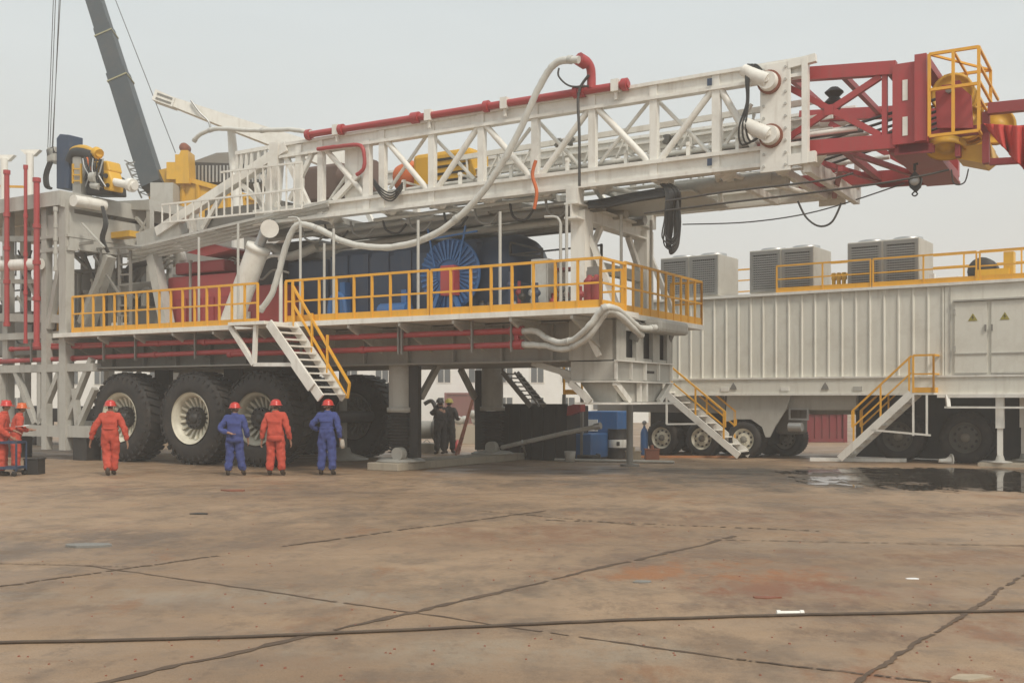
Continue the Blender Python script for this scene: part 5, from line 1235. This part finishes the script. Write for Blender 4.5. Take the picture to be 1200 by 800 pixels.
# pump and pallet behind people under rig
pu = thing('pump', gnd(492, 531), 'grey pump unit on a pale skid behind the near jack', 'pump')
c = gnd(495, 530); c = V((c.x, c.y, 0))
MB().box(c+Z*.15, 1.2, .8, .3).build('skid', M['concrete'], pu); MB().cyl(c+V((-.4, 0, .75)), c+V((.3, 0, .75)), .3, n=18).build('motor', M['grey'], pu)
MB().lathe(c+V((.4, -.1, .75)), V((1, 0, 0)), [(0, -.1), (.25, -.1), (.38, 0), (.25, .12), (0, .15)], 18).build('casing', M['dgrey'], pu)
MB().tube(smooth([c+V((.4, 0, 1.0)), c+V((.45, 0, 1.4)), c+V((.3, .1, 1.7)), c+V((.05, .1, 1.6))], 5), .07, 8).build('outlet_pipe', M['black'], pu)
eq = thing('machine_parts', gnd(545, 521), 'white machine parts piled on a pale crate beyond the stepladder', 'machine parts')
c = gnd(545, 519); MB().box(c+Z*.35, 1.6, 1, .7).build('crate', M['concrete'], eq)
for k in range(9): MB().lathe(c+V((random.uniform(-.6, .6), random.uniform(-.3, .3), .85+random.uniform(0, .35))), V((random.uniform(-1, 1), random.uniform(-1, 1), .4)), [(0, -.12), (.14, -.12), (.18, .0), (.14, .13), (0, .14)], 10).build('fitting', M[random.choice(['white', 'steel', 'dred', 'grey'])], eq)

# ---------------- white trailer ----------------
TR = thing('power_trailer', T.P(T.S(950, 0), 1.3, 0), 'long cream white corrugated equipment trailer with roof units at the right', 'trailer')
s0, s1 = T.S(745, 0), T.S(1420, 0); zb1, zb0 = 2.40, 1.90; zT = 4.80; wD = 2.7
sp0 = T.S(1107, 0)                       # plain panelled section starts here
m = MB(); n = int((sp0-s0)/.385); d = (sp0-s0)/n
prof = []
for k in range(n):
    x = s0+k*d; prof += [(x, 0), (x+d*.80, 0), (x+d*.86, -.034), (x+d*.94, -.034)]
prof.append((sp0, 0))
for (xa, wa), (xb, wb) in zip(prof, prof[1:]):
    m.add([T.P(xa, wa, zb1), T.P(xb, wb, zb1), T.P(xb, wb, zT), T.P(xa, wa, zT)], [(0, 1, 2, 3)])
m.fb(T, s0, s1, .01, wD, zb1, zT); m.fb(T, sp0+.01, s1, -.03, .008, zb1, zT)
BODY = m.build('body', M['cream'], TR)
MB().fb(T, s0-.05, s1, -.10, wD+.05, zT+.002, zT+.08).build('roof', M['white'], TR)
MB().fb(T, s0-.1, s1, -.09, wD, zb0, zb1-.003).build('frame_beam', M['cream'], TR)
MB().fb(T, s0-.1, s1, -.13, -.093, zb0-.03, zb0+.03).fb(T, s0-.1, s1, -.13, -.05, zb1-.05, zb1+.0).build('beam_flange', M['white'], TR)
# doors
for k, (xa, xb) in enumerate(((1119, 1157), (1162, 1205), (1240, 1300))):
    a_, b_ = T.S(xa, -.05), T.S(xb, -.05); dr = MB().fb(T, a_, b_, -.075, -.032, zb1+.06, R.at(0, 0, 0).z*0+4.33).build('door', M['cream'], BODY)
    m = MB().fb(T, a_, b_, -.10, -.078, 2.95, 2.98).fb(T, a_, b_, -.10, -.078, zb1+.02, zb1+.055)
    for zz in (3.02, 4.0): m.fb(T, (a_ if k != 1 else b_)-.02, (a_ if k != 1 else b_)+.03, -.10, -.078, zz, zz+.16)
    m.build('door_trim', M['grey'], BODY)
    if k < 2:
        hs = T.S(1155 if k == 0 else 1162.5, -.08); MB().fb(T, hs-.02, hs+.02, -.12, -.078, 3.55, 3.72).build('handle', M['dgrey'], BODY)
        cx = T.S(1140 if k == 0 else 1177.5, -.08); zz = 3.83
        mm = MB().prism([T.P(cx-.12, -.079, zz), T.P(cx+.12, -.079, zz), T.P(cx, -.079, zz+.2)], T.ew*-.006); mm.build('warning_triangle', M['sign'], BODY)
        mb = MB().prism([T.P(cx+.01, -.087, zz+.16), T.P(cx-.03, -.087, zz+.09), T.P(cx+.0, -.087, zz+.09), T.P(cx-.01, -.087, zz+.03), T.P(cx+.03, -.087, zz+.10), T.P(cx+.0, -.087, zz+.10)], T.ew*-.004); mb.build('lightning_mark', M['black'], BODY)
MB().fb(T, T.S(1117, -.1), T.S(1203, -.1), -.13, -.032, 4.36, 4.40).build('door_canopy', M['grey'], BODY)
for k in range(5):
    xx = T.S(1112+k*0, -.1) if k == 0 else T.S(1208, -.1)+.7*k
    MB().fb(T, xx, xx+.03, -.05, -.031, zb1+.05, zT-.05).build('panel_seam', M['grey'], BODY)
for px in (845, 915, 1000, 1075): MB().fb(T, T.S(px, -.1), T.S(px, -.1)+.25, -.115, -.092, 2.0, 2.12).build('id_plate', M['white' if px % 2 else 'grey'], TR)
# undercarriage
MB().fb(T, s0, T.S(1000, 0), .25, .45, 1.45, zb0-.005).fb(T, s0, s1, 2.1, 2.3, 1.3, zb0-.005).build('chassis_rail', M['grey'], TR)
mm = MB()
P2 = [T.at(x, y, .05) for x, y in ((852, 463), (927, 463), (922, 478), (908, 500), (902, 512), (897, 512), (893, 500), (880, 491), (862, 491), (850, 494))]
mm.prism(P2, T.ew*.06); mm.build('fender', M['grey'], TR)
MB().prism([T.at(x, y, .1) for x, y in ((700, 463), (850, 463), (850, 484), (700, 482))], T.ew*.06).build('side_skirt', M['dgrey'], TR)
for px in (775, 822, 871): smallwheel(px, 512, .05, .55, TR, T, .6)
MB().fb(T, s0, T.S(905, 1.3), 1.0, 1.9, .38, 1.5).build('shade_backdrop', M['black'], TR)  # black backdrop added for the shade behind the wheels
for px in (775, 822, 871):
    sx = T.S(px, .05); cc = T.P(sx, 2.05, .55); hx = MB().lathe(cc, T.ew, [(.3, 0), (.5, -.02), (.55, .05), (.55, .5), (.5, .58), (.3, .58), (0, .5)], 24).build('far_tyre', M['rubber'], TR)
for px in (775, 822, 871):
    c = T.at(px, 512, .05); c.z = .55; MB().cyl(c+T.ew*.7, c+T.ew*2.5, .09, n=10).build('axle', M['black'], TR)
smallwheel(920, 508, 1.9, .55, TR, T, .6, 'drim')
MB().fb(T, T.S(905, 1), T.S(935, 1), 1.2, 1.9, .7, 1.6).build('tank', M['dgrey'], TR, bevel=.1)
m = MB(); fx = T.S(926, .2)
m.fb(T, fx-.05, fx+.55, .2, .25, 1.45, 1.50).fb(T, fx-.05, fx+.55, .2, .25, 1.15, 1.2).fb(T, fx-.05, fx, .2, .25, 1.2, 1.45).fb(T, fx+.5, fx+.55, .2, .25, 1.2, 1.45); m.cyl(T.P(fx, .1, .95), T.P(fx+.4, .1, .95), .13, n=12)
m.build('air_tank', M['steel'], TR)
# dark block added to carry the shade beneath the right part, plus wheels
MB().fb(T, T.S(1003, 1.7), T.S(1410, 1.7), 1.7, 2.5, .06, 1.89).build('under_shade_block', M['dark'], TR)
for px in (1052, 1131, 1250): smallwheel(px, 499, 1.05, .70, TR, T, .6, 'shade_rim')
# roof lip details / hooks
for px in (855, 962): 
    c = T.at(px, 456, -.12); MB().prism([c, c+T.es*.22, c+T.es*.2+Z*.08, c+T.es*.12+Z*.2, c+T.es*.05+Z*.1], T.ew*.06).build('cleat', M['dgrey'], TR)
for px, w in ((1172, 0), (1200, 1.4)):
    a = T.at(px, 540, w); m = MB().beam(V((a.x, a.y, .3)), V((a.x, a.y, 1.89)), .13, .13).beam(V((a.x, a.y, 1.0)), V((a.x, a.y, 1.89)), .2, .2); LG = m.build('landing_leg', M['white'], TR)
    MB().lathe(V((a.x, a.y, 0)), Z, [(0, .30), (.08, .3), (.12, .16), (.3, .13), (.3, .10), (0, .1)], 14).build('foot', M['grey'], LG)
    MB().fb(T, T.loc(a)[0]-.5, T.loc(a)[0]+.7, w-.25, w+.25, 0, .097).build('pad', M['concrete'], LG)
m = MB(); a, b = T.S(1098, -.2), T.S(1200, -.2)
m.fb(T, a+.2, b, -.25, -.20, 1.52, 1.57).fb(T, a, a+2.6, -.2, .3, 1.80, 1.895).beam(T.P(a+.25, -.15, 1.87), T.P(a+.3, -.22, 1.55), .1, .08); m.build('folding_platform', M['white'], TR)
# roof railing (near side and far side)
zr = zT+.08
ns = [(T.S(910, -.05), T.S(1020, -.05)), (T.S(1023, -.05), T.S(1144, -.05)), (T.S(1148, -.05), s1)]
for a, b in ns: rail('roof_railing', [T.P(a, -.03, zr), T.P(b, -.03, zr)], .78 if a < 5 else .95, 1.4, TR, M['yellow'], r=.022, toe=.14)
rail('roof_railing', [T.P(T.S(840, 2.6), wD, zr), T.P(s1, wD, zr)], 1.1, 1.6, TR, M['yellow'], r=.022, toe=0, mids=(.35, .68))
# HVAC units, built at the origin
hv = thing('roof_cooling_unit', (0, 0, 0), 'leftmost grey louvred cooling unit on the trailer roof, partly behind the hanging cables', 'cooling unit', 'cooling units on the trailer roof')
L_, Dp, Hh = 1.98, 1.5, 1.28
MB().box((0, 0, Hh/2+.04), L_, Dp, Hh).build('casing', M['unit'], hv, bevel=.02)
for x in (-L_/4, L_/4):
    f = MB(); fw, fh = L_/2-.06, Hh-.08
    cx, cy = x, -Dp/2-.012
    for (dx, dz_, sx, sz) in ((-fw/2+.04, 0, .08, fh), (fw/2-.04, 0, .08, fh), (0, fh/2-.05, fw-.16, .10), (0, -fh/2+.04, fw-.16, .08)):
        f.box((cx+dx, cy, Hh/2+.04+dz_), sx, .022, sz)
    G = f.build('grille_frame', M['louvre'], hv)
    MB().box((cx, -Dp/2-.002, Hh/2+.04), fw-.12, .002, fh-.14).build('coil', M['dark'], G)
    l = MB(); nn = 15
    for k in range(nn):
        z = .12+k*(fh-.16)/nn; l.add([(cx-fw/2+.08, -Dp/2-.02, z), (cx+fw/2-.08, -Dp/2-.02, z), (cx+fw/2-.08, -Dp/2-.006, z+.042), (cx-fw/2+.08, -Dp/2-.006, z+.042)], [(0, 1, 2, 3)])
    for k in range(12): xx = cx-fw/2+.1+k*(fw-.2)/11; l.box((xx, -Dp/2-.019, Hh/2+.04), .012, .006, fh-.16)
    l.build('louvre', M['louvre'], G)
    fm = MB().lathe((x, 0, Hh+.04), Z, [(.40, 0), (.40, .10), (.37, .11), (.36, .02), (.1, .02)], 28); fm.build('fan_ring', M['steel'], hv)
units = [('leftmost', 778, 838, 'grey louvred roof cooling unit nearest the hanging black cables'), (0, 882, 950, 'middle one of the grey louvred cooling units on the trailer roof'), (0, 997, 1073, 'grey louvred roof cooling unit standing behind the yellow roof railing, farthest right')]
for i, (_, xa, xb, lab) in enumerate(units):
    o = hv if i == 0 else copy_tree(hv)
    sa, sb = T.S(xa, .2), T.S(xb, .2); c = T.P((sa+sb)/2, .2+Dp/2, zr+.001)
    o.location = c; o.rotation_euler = (0, 0, -math.radians(T.th)); o.scale = ((sb-sa)/L_,)*3 if False else (1, 1, 1); o['label'] = lab
rw = thing('roof_winch', T.P(T.S(1155, 1.2), 1.2, zr), 'small yellow machine with dark drum on the right part of the trailer roof', 'winch')
c = T.P(T.S(1150, 1.2), 1.2, zr)
MB().lathe(c+Z*.4, T.ew, [(0, 0), (.35, 0), (.38, .05), (.38, .5), (0, .55)], 20).build('drum', M['black'], rw)
MB().fb(T, T.loc(c)[0]-.1, T.loc(c)[0]+.75, .9, 1.1, zr, zr+.4).fb(T, T.loc(c)[0]+.6, T.loc(c)[0]+.85, 1.0, 1.3, zr, zr+.85).build('frame', M['myellow'], rw)
rv = thing('roof_vent', T.P(T.S(1090, .6), .6, zr), 'low white vent box on the trailer roof right of the last cooling unit', 'vent')
MB().fb(T, T.S(1092, .5), T.S(1125, .5), .4, 1.1, zr, zr+.22).build('vent_box', M['white'], rv, bevel=.02); MB().fb(T, T.S(1090, .3), T.S(1096, .3), .2, .35, zr, zr+.3).build('flap', M['paper'], rv)
jb = thing('junction_box', T.P(T.S(980, .6), .6, zr), 'yellow and white pipework box on the roof between the middle and right cooling units', 'box')
MB().fb(T, T.S(974, .5), T.S(996, .5), .5, 1.1, zr, zr+.12).build('base', M['white'], jb)
for k in range(3): MB().cyl(T.P(T.S(977+k*6, .7), .7, zr+.12), T.P(T.S(977+k*6, .7), .7, zr+.55), .06, n=8).cyl(T.P(T.S(975+k*6, .7), .7, zr+.4), T.P(T.S(980+k*6, .7), .7, zr+.4), .07, n=8).build('valve', M['myellow'], jb)

# stairs to the trailer
st1 = thing('trailer_stairs', gnd(865, 537), 'white access stairs with yellow handrails leading down to the right between rig front and trailer', 'stairs')
wS = -.85; b = gnd(866, 538); bs, bw, _ = T.loc(b); ts = T.S(783, bw)-.1; a0 = T.P(ts, bw, 1.95); a1 = T.P(bs, bw, .10)
stair(st1, a0, a1, T.ew*.8, 9, M['white'], sh=.2)
def hrail(root, a0, a1, side, h=.95, mid=True):
    for k in (0, 1):
        m = MB(); p0, p1 = a0+side*k, a1+side*k; e0, e1 = p0+Z*h, p1.lerp(p0, .18)+Z*h
        for t in (.03, .42, .80): q = p0.lerp(p1, t); m.beam(q, q+Z*h, .045)
        m.beam(e0, e1, .05); m.beam(e0-Z*.45, e1-Z*.45, .04); m.beam(e1, e1-Z*.45, .045); m.build('handrail', M['yellow'], root)
hrail(st1, a0, a1, T.ew*.8)
MB().beam(T.P(ts+.05, bw, 1.8), T.P(ts+.05, bw, 1.0), .05).beam(T.P(ts+.05, bw, 1.0), a0.lerp(a1, .5), .05).build('side_frame', M['white'], st1)
MB().fb(T, ts-.5, ts+.02, bw-.02, bw+.82, 1.95, 2.0).build('landing', M['white'], st1)
st2 = thing('access_stairs', gnd(985, 541), 'white stairs with yellow handrails and small landing at the puddle beside the trailer', 'stairs')
b = gnd(984, 541.5); bs, bw, _ = T.loc(b); ts = T.S(1068, bw); a0 = T.P(ts, bw, 1.92); a1 = T.P(bs, bw, .10)
stair(st2, a0, a1, T.ew*.75, 9, M['white'], sh=.2); hrail(st2, a0, a1, T.ew*.75, 1.0)
te = T.S(1094, bw); MB().fb(T, ts, te, bw, bw+.8, 1.88, 1.93).build('landing', M['white'], st2)
rail('landing_rail', [T.P(ts+.05, bw, 1.935), T.P(te, bw, 1.935), T.P(te, bw+.75, 1.935)], 1.0, .7, st2, M['yellow'], toe=.14)
MB().beam(T.P(ts+.05, bw, 1.87), T.P(ts+.05, bw, .78), .05).beam(T.P(ts+.4, bw, 1.87), T.P(ts+.4, bw, .78), .05).beam(T.P(ts+.5, bw, .8), a0.lerp(a1, .55), .05).build('side_frame', M['white'], st2)

# ---------------- foreground cable ----------------
fc = thing('ground_cable', gnd(600, 733), 'long dark cable lying straight across the foreground concrete', 'cable')
P = []
for i in range(61):
    x = -60+i*22; y = 752-(x)*.0325+(2.5*math.sin(x/170)) + random.uniform(-.3, .3)
    P.append(gnd(x, y, .013))
MB().tube(P, .0125, 8).build('cable_core', M['bcable'], fc)
c = gnd(926, 718, .02); MB().tube([c-V((.10, 0, 0)), c+V((.10, .005, 0))], .019, 10).cyl(c-V((.11, 0, 0)), c-V((.08, 0, 0)), .026, n=10).cyl(c+V((.08, .004, 0)), c+V((.11, .005, 0)), .026, n=10).build('coupling', M['white'], fc)
# scattered debris on the concrete
for (x, y, sc_, mt, lab) in ((235, 602, .13, 'black', 'flattened dark scrap strip on the concrete left of centre'), (103, 640, .22, 'dgrey', 'grey scrap at the left on the concrete'), (275, 575, .2, 'brown', 'small rusty offcut behind the orange workers on the concrete'),
                         (1135, 795, .11, 'plank', 'pale chip of wood at the bottom right edge'), (752, 682, .09, 'dgrey', 'small dark stone on the stained concrete right of centre'), (1068, 678, .06, 'paper', 'tiny white scrap near the right edge of the yard'),
                         (900, 700, .08, 'brown', 'small rusty flake just above the cable coupling')):
    c = gnd(x, y); m = MB(); n = 7; pl = []
    for k in range(n): a = 2*math.pi*k/n; rr = sc_*random.uniform(.5, 1.1); pl.append(c+V((rr*math.cos(a)*1.6, rr*math.sin(a)*.8, 0)))
    m.prism(pl, Z*sc_*.12); tag(m.build('debris', M[mt]), lab, 'debris')
gr = MB()
for k in range(260):
    x = random.uniform(20, 1190); y = random.uniform(575, 798); c = gnd(x, y); r_ = random.uniform(.004, .013)
    gr.lathe(c, Z, [(0, 0), (r_, 0), (r_*.7, r_*.7), (0, r_*.8)], 5, False)
tag(gr.build('grit', M['brown']), 'small grit scattered over the concrete', 'grit', kind='stuff')

# ---------------- people ----------------
def skin(name, joints, edges, mat, parent, root=0, sub=1):
    me = bpy.data.meshes.new(name); me.from_pydata([j[0] for j in joints], edges, [])
    o = bpy.data.objects.new(name, me); COL.objects.link(o); o.parent = parent
    o.modifiers.new('skin', 'SKIN').use_smooth_shade = True
    sv = me.skin_vertices[0].data
    for i, j in enumerate(joints):
        r = j[1]; sv[i].radius = r if isinstance(r, tuple) else (r, r)
    sv[root].use_root = True
    sb = o.modifiers.new('sub', 'SUBSURF'); sb.levels = sub; sb.render_levels = sub
    me.materials.append(mat); return o
def person(loc, rz, label, suit, hat, hL, hR, eL, eR, aL, aR, kL, kR, hgt=1.0, lean=0, torso_rx=1.0, head_turn=0, belt=True, hunch=0):
    """faces +Y. h*: hand, e*: elbow, a*: ankle, k*: knee, as (x,y,z) metres for a 1.70 m figure"""
    root = thing('person', (0, 0, 0), label, 'person'); 
    lx = lambda z: lean*(z-.9)
    fw = lambda z: hunch*max(0, z-.95)
    pel = V((0, 0, .93)); sp_ = V((lx(1.1), fw(1.1), 1.12)); ch = V((lx(1.3), fw(1.3), 1.30)); nk = V((lx(1.45), fw(1.45), 1.43)); hb_ = V((lx(1.52), fw(1.52)+.01, 1.50)); hm = V((lx(1.6), fw(1.6)+.02, 1.58)); ht = V((lx(1.66), fw(1.66)+.01, 1.66))
    sL = V((-.19+lx(1.36), fw(1.36), 1.37)); sR = V((.19+lx(1.36), fw(1.36), 1.37)); hpL, hpR = V((-.10, 0, .88)), V((.10, 0, .88))
    eL, eR, hL, hR, aL, aR, kL, kR = map(V, (eL, eR, hL, hR, aL, aR, kL, kR))
    J = [(pel, (.13, .10)), (sp_, (.135, .10)), (ch, (.155, .11)), (nk, .055), (hb_, (.05, .055)), (hm, (.075, .09)), (ht, (.065, .075)), (sL, .06), (eL, .042), (hL, .028), (sR, .06), (eR, .042), (hR, .028), (hpL, .085), (kL, .055), (aL, .038), (hpR, .085), (kR, .055), (aR, .038)]
    E = [(0, 1), (1, 2), (2, 3), (3, 4), (4, 5), (5, 6), (2, 7), (7, 8), (8, 9), (2, 10), (10, 11), (11, 12), (0, 13), (13, 14), (14, 15), (0, 16), (16, 17), (17, 18)]
    # palms and five fingers each
    for (hand, elb, idx, sg) in ((hL, eL, 9, 1), (hR, eR, 12, -1)):
        d = (hand-elb).normalized(); side = V((0, 1, 0)) if abs(d.y) < .8 else V((1, 0, 0)); side = (side-d*side.dot(d)).normalized()
        palm = hand+d*.07; J.append((palm, (.036, .018))); pi = len(J)-1; E.append((idx, pi))
        nrm = d.cross(side)*sg
        for k, (off, ln) in enumerate(((-.03, .06), (-.01, .075), (.01, .08), (.03, .07))):
            J.append((palm+d*.03+side*off, .0095)); J.append((palm+d*(.03+ln*.55)+side*off*1.1+nrm*.01, .0085)); J.append((palm+d*(.03+ln*.85)+side*off*1.1+nrm*.03, .0075))
            n0 = len(J)-3; E += [(pi, n0), (n0, n0+1), (n0+1, n0+2)]
        J.append((hand+d*.03+side*.045, .011)); J.append((hand+d*.07+side*.062+nrm*.012, .009)); E += [(pi, len(J)-2), (len(J)-2, len(J)-1)]
    # nose / jaw
    hd = V((math.sin(head_turn)*-1, math.cos(head_turn), 0))
    J.append((hm+hd*.095-Z*.005, .015)); E.append((5, len(J)-1)); J.append((hb_+hd*.05+Z*.01, .035)); E.append((4, len(J)-1))
    skin('body', J, E, M['glove'] if False else M['skin'], root)
    cj = [(pel, (.185, .15)), (sp_, (.175, .14)), (ch, (.20, .15)), (nk+Z*.03, .082), (sL-Z*.015, .095), (eL, .078), (hL-(hL-eL).normalized()*.03, .058), (sR-Z*.015, .095), (eR, .078), (hR-(hR-eR).normalized()*.03, .058),
          (hpL, .13), (kL, .105), (aL+Z*.0, .098), (hpR, .13), (kR, .105), (aR+Z*.0, .098), ((hpL+kL)/2, .12), ((hpR+kR)/2, .12)]
    ce = [(0, 1), (1, 2), (2, 3), (2, 4), (4, 5), (5, 6), (2, 7), (7, 8), (8, 9), (0, 10), (10, 16), (16, 11), (11, 12), (0, 13), (13, 17), (17, 14), (14, 15)]
    cov = skin('coverall', cj, ce, suit, root, sub=3)
    tx = bpy.data.textures.get('wrinkle') or bpy.data.textures.new('wrinkle', 'CLOUDS'); tx.noise_scale = .085; tx.noise_depth = 2
    dp = cov.modifiers.new('wr', 'DISPLACE'); dp.texture = tx; dp.strength = .055; dp.mid_level = .5
    WORLD[root.name] = V((0, 0, 0))
    hz = .16 if belt else -.05
    ring = MB()
    for (rr, zz) in ((1.0, -.05 if not belt else -.02), (1.04, -.045 if not belt else -.015), (1.04, .02), (1.0, .025)):
        pass
    nn = 24; vs = []; rs = ((1.0, -.022), (1.05, -.018), (1.05, .018), (1.0, .022)) if belt else ((1.0, -.09), (1.09, -.09), (1.04, .03), (.98, .04))
    for (rr, zz) in rs:
        for k in range(nn): a = 2*math.pi*k/nn; vs.append(V((lx(.93+hz)+.187*rr*math.cos(a), fw(.93+hz)+.155*rr*math.sin(a), .93+hz+zz)))
    ring.add(vs, [(i*nn+k, i*nn+(k+1) % nn, (i+1)*nn+(k+1) % nn, (i+1)*nn+k) for i in range(3) for k in range(nn)], True)
    ring.build('belt' if belt else 'jacket_hem', suit, root)
    m = MB().tube([V((-.15+lx(1.2), fw(1.2)-.15, 1.24)), V((lx(1.2), fw(1.2)-.165, 1.245)), V((.15+lx(1.2), fw(1.2)-.15, 1.24))], .008, 6); m.build('yoke_seam', suit, root)
    nkp = nk+Z*.035; MB().lathe(nkp, Z, [(.078, -.03), (.088, -.02), (.075, .03), (.066, .03)], 18).build('collar', suit, root)
    for a in (aL, aR):
        toe = V((a.x*1.1, a.y+.17, .035))
        skin('boot', [(a+Z*.10, .055), (V((a.x, a.y-.01, .055)), .055), (V((a.x*1.05, a.y+.08, .05)), .05), (toe, .042)], [(0, 1), (1, 2), (2, 3)], M['boot'], root, sub=1)
    # hair, ears, eyes
    skin('hair', [(hm-hd*.03+Z*.01, (.078, .085)), (hb_-hd*.04+Z*.035, (.06, .045))], [(0, 1)], M['hair'], root)
    sd = V((hd.y, -hd.x, 0))
    er = MB()
    for q in (-1, 1): er.lathe(hm+sd*q*.085-Z*.01, sd*q, [(0, -.01), (.025, 0), (.02, .015), (0, .012)], 10)
    er.build('ear', M['skin'], root)
    ey = MB()
    for q in (-1, 1): ey.lathe(hm+hd*.082+sd*q*.032+Z*.015, hd, [(0, -.008), (.012, 0), (0, .008)], 8)
    ey.build('eye', M['hair'], root)
    # hard hat
    hc_ = hm+Z*.035
    m = MB().lathe(hc_, Z, [(.150, -.005), (.155, .0), (.125, .015), (.122, .05), (.105, .095), (.07, .125), (.03, .138), (0, .14)], 24)
    m.beam(hc_+hd*.10+Z*.008, hc_+hd*.19+Z*.0, .17, .012); m.beam(hc_-hd*.10+Z*.105, hc_+hd*.10+Z*.105, .03, .05)
    m.build('hard_hat', hat, root)
    root.location = loc; root.rotation_euler = (0, 0, rz); root.scale = (hgt*.965,)*3
    return root
st_ = dict(aL=(-.12, 0, .09), aR=(.13, .0, .09), kL=(-.11, .02, .48), kR=(.115, .02, .48))
person(gnd(129, 557), .15, 'worker in orange red coverall walking towards the leftmost big tyre', M['orange_cov'], M['hat_red'], (-.44, .05, .80), (.38, .0, .78), (-.36, -.03, 1.08), (.33, -.03, 1.08), aL=(-.03, -.12, .12), aR=(.05, .12, .09), kL=(-.08, .06, .50), kR=(.09, .10, .50), hgt=1.03)
person(gnd(275, 557), .1, 'worker in blue coverall with left hand on hip and red helmet', M['blue_cov'], M['hat_red'], (-.10, -.17, 1.02), (.30, .06, .86), (-.36, -.06, 1.10), (.28, -.02, 1.08), **{**st_, 'aL': (-.16, 0, .09), 'aR': (.20, .03, .09)}, hgt=1.0, belt=False, head_turn=-.4)
person(gnd(323, 557), -.05, 'worker in orange red coverall and red helmet standing between the two men in blue', M['orange_cov'], M['hat_red'], (-.33, .02, .80), (.33, .05, .80), (-.28, -.04, 1.08), (.29, -.04, 1.08), **{**st_, 'aL': (-.14, 0, .09), 'aR': (.15, .02, .09)}, hgt=1.04, belt=False, head_turn=.3)
person(gnd(383, 556.5), -.1, 'worker in blue coverall holding a glove below the rig stairs', M['blue_cov'], M['hat_red'], (-.20, .12, 1.02), (.32, .0, .82), (-.37, -.04, 1.14), (.30, -.05, 1.08), **{**st_, 'aL': (-.14, 0, .09), 'aR': (.14, .0, .09)}, hgt=1.04, lean=.03)
person(gnd(2, 557), -1.3, 'worker in orange red coverall with red helmet standing behind the hand cart', M['orange_cov'], M['hat_red'], (-.22, .25, 1.02), (.22, .25, .88), (-.25, .02, 1.10), (.26, .0, 1.08), **st_, hgt=1.03, hunch=.12)
person(gnd(18, 553), -1.0, 'worker in orange helmet bending over a sheet of white paper at the left edge', M['orange_cov'], M['hat_orange'], (-.12, .32, 1.08), (.14, .32, 1.06), (-.25, .05, 1.10), (.26, .05, 1.08), **st_, hgt=.99, hunch=.2)
pap = gnd(24, 553); tag(MB().par(pap+V((-.02, -.25, 1.10)), V((.26, .03, .02)), V((0, .2, .02)), Z*.004).build('paper', M['paper']), 'white sheet of paper held by the worker in the orange helmet', 'paper')
person(gnd(516, 532), .6, 'dark clothed man under the rig reaching up beside the near jack', M['black_cov'], M['black'], (.1, .25, 1.55), (.22, .2, 1.5), (-.28, .1, 1.25), (.3, .1, 1.25), **st_, hgt=1.06)
person(gnd(526, 531), -.4, 'dark clothed man standing just left of the stepladder under the rig', M['black_cov'], M['sign'], (-.28, .1, .85), (.25, .2, 1.1), (-.28, 0, 1.08), (.3, .0, 1.1), **st_, hgt=1.06)
gl = gnd(383, 556.5)+V((.36, -.02, .74)); skin_gl = MB().lathe(gl, V((.1, 0, -1)), [(0, -.1), (.05, -.08), (.06, .05), (.04, .12), (0, .13)], 10).build('work_glove', M['glove']); tag(skin_gl, 'pale work glove in the right hand of the worker in blue by the stairs', 'glove')
# cart and box at left edge
ct = thing('hand_cart', gnd(8, 556), 'small dark blue two shelf hand cart at the left edge of the picture', 'cart')
a = gnd(-14, 558); b = gnd(19, 558); m = MB()
for x in (a.x, b.x):
    for y in (a.y, a.y+.5): m.beam(V((x, y, .12)), V((x, y, .78)), .035)
for z in (.18, .76):
    m.beam(V((a.x, a.y, z)), V((b.x, a.y, z)), .035); m.beam(V((a.x, a.y+.5, z)), V((b.x, a.y+.5, z)), .035); m.beam(V((b.x, a.y, z)), V((b.x, a.y+.5, z)), .035)
m.build('frame', M['navy'], ct)
MB().par(V((a.x, a.y, .2)), V((b.x-a.x, 0, 0)), V((0, .5, 0)), Z*.02).build('shelf', M['navy'], ct); MB().par(V((a.x, a.y, .78)), V((b.x-a.x, 0, 0)), V((0, .5, 0)), Z*.02).build('shelf', M['navy'], ct)
for x in (a.x+.05, b.x-.05):
    for y in (a.y, a.y+.5): MB().lathe((x, y-.02, .06), V((0, 1, 0)), [(0, 0), (.055, 0), (.06, .01), (.06, .035), (0, .04)], 14).build('caster', M['rubber'], ct)
bx = thing('tool_box', gnd(36, 556), 'plain black box on the ground next to the blue hand cart', 'box')
c = gnd(36, 556); MB().box(c+V((0, .2, .17)), .34, .4, .34).build('box_body', M['black'], bx, bevel=.01); MB().box(c+V((0, .2, .36)), .36, .42, .035).build('lid', M['black'], bx)

# ---------------- dusty air ----------------
hm_ = bpy.data.materials.new('dusty_air'); hm_.use_nodes = True; hn = hm_.node_tree; hn.nodes.clear()
ho = hn.nodes.new('ShaderNodeOutputMaterial'); pv = hn.nodes.new('ShaderNodeVolumePrincipled')
pv.inputs['Color'].default_value = (.98, .965, .94, 1); pv.inputs['Density'].default_value = .0028; pv.inputs['Anisotropy'].default_value = .2
hn.links.new(pv.outputs[0], ho.inputs['Volume'])
tag(MB().par(V((-262, -32, -1)), V((524, 0, 0)), V((0, 434, 0)), Z*36).build('haze', hm_), kind='stuff')
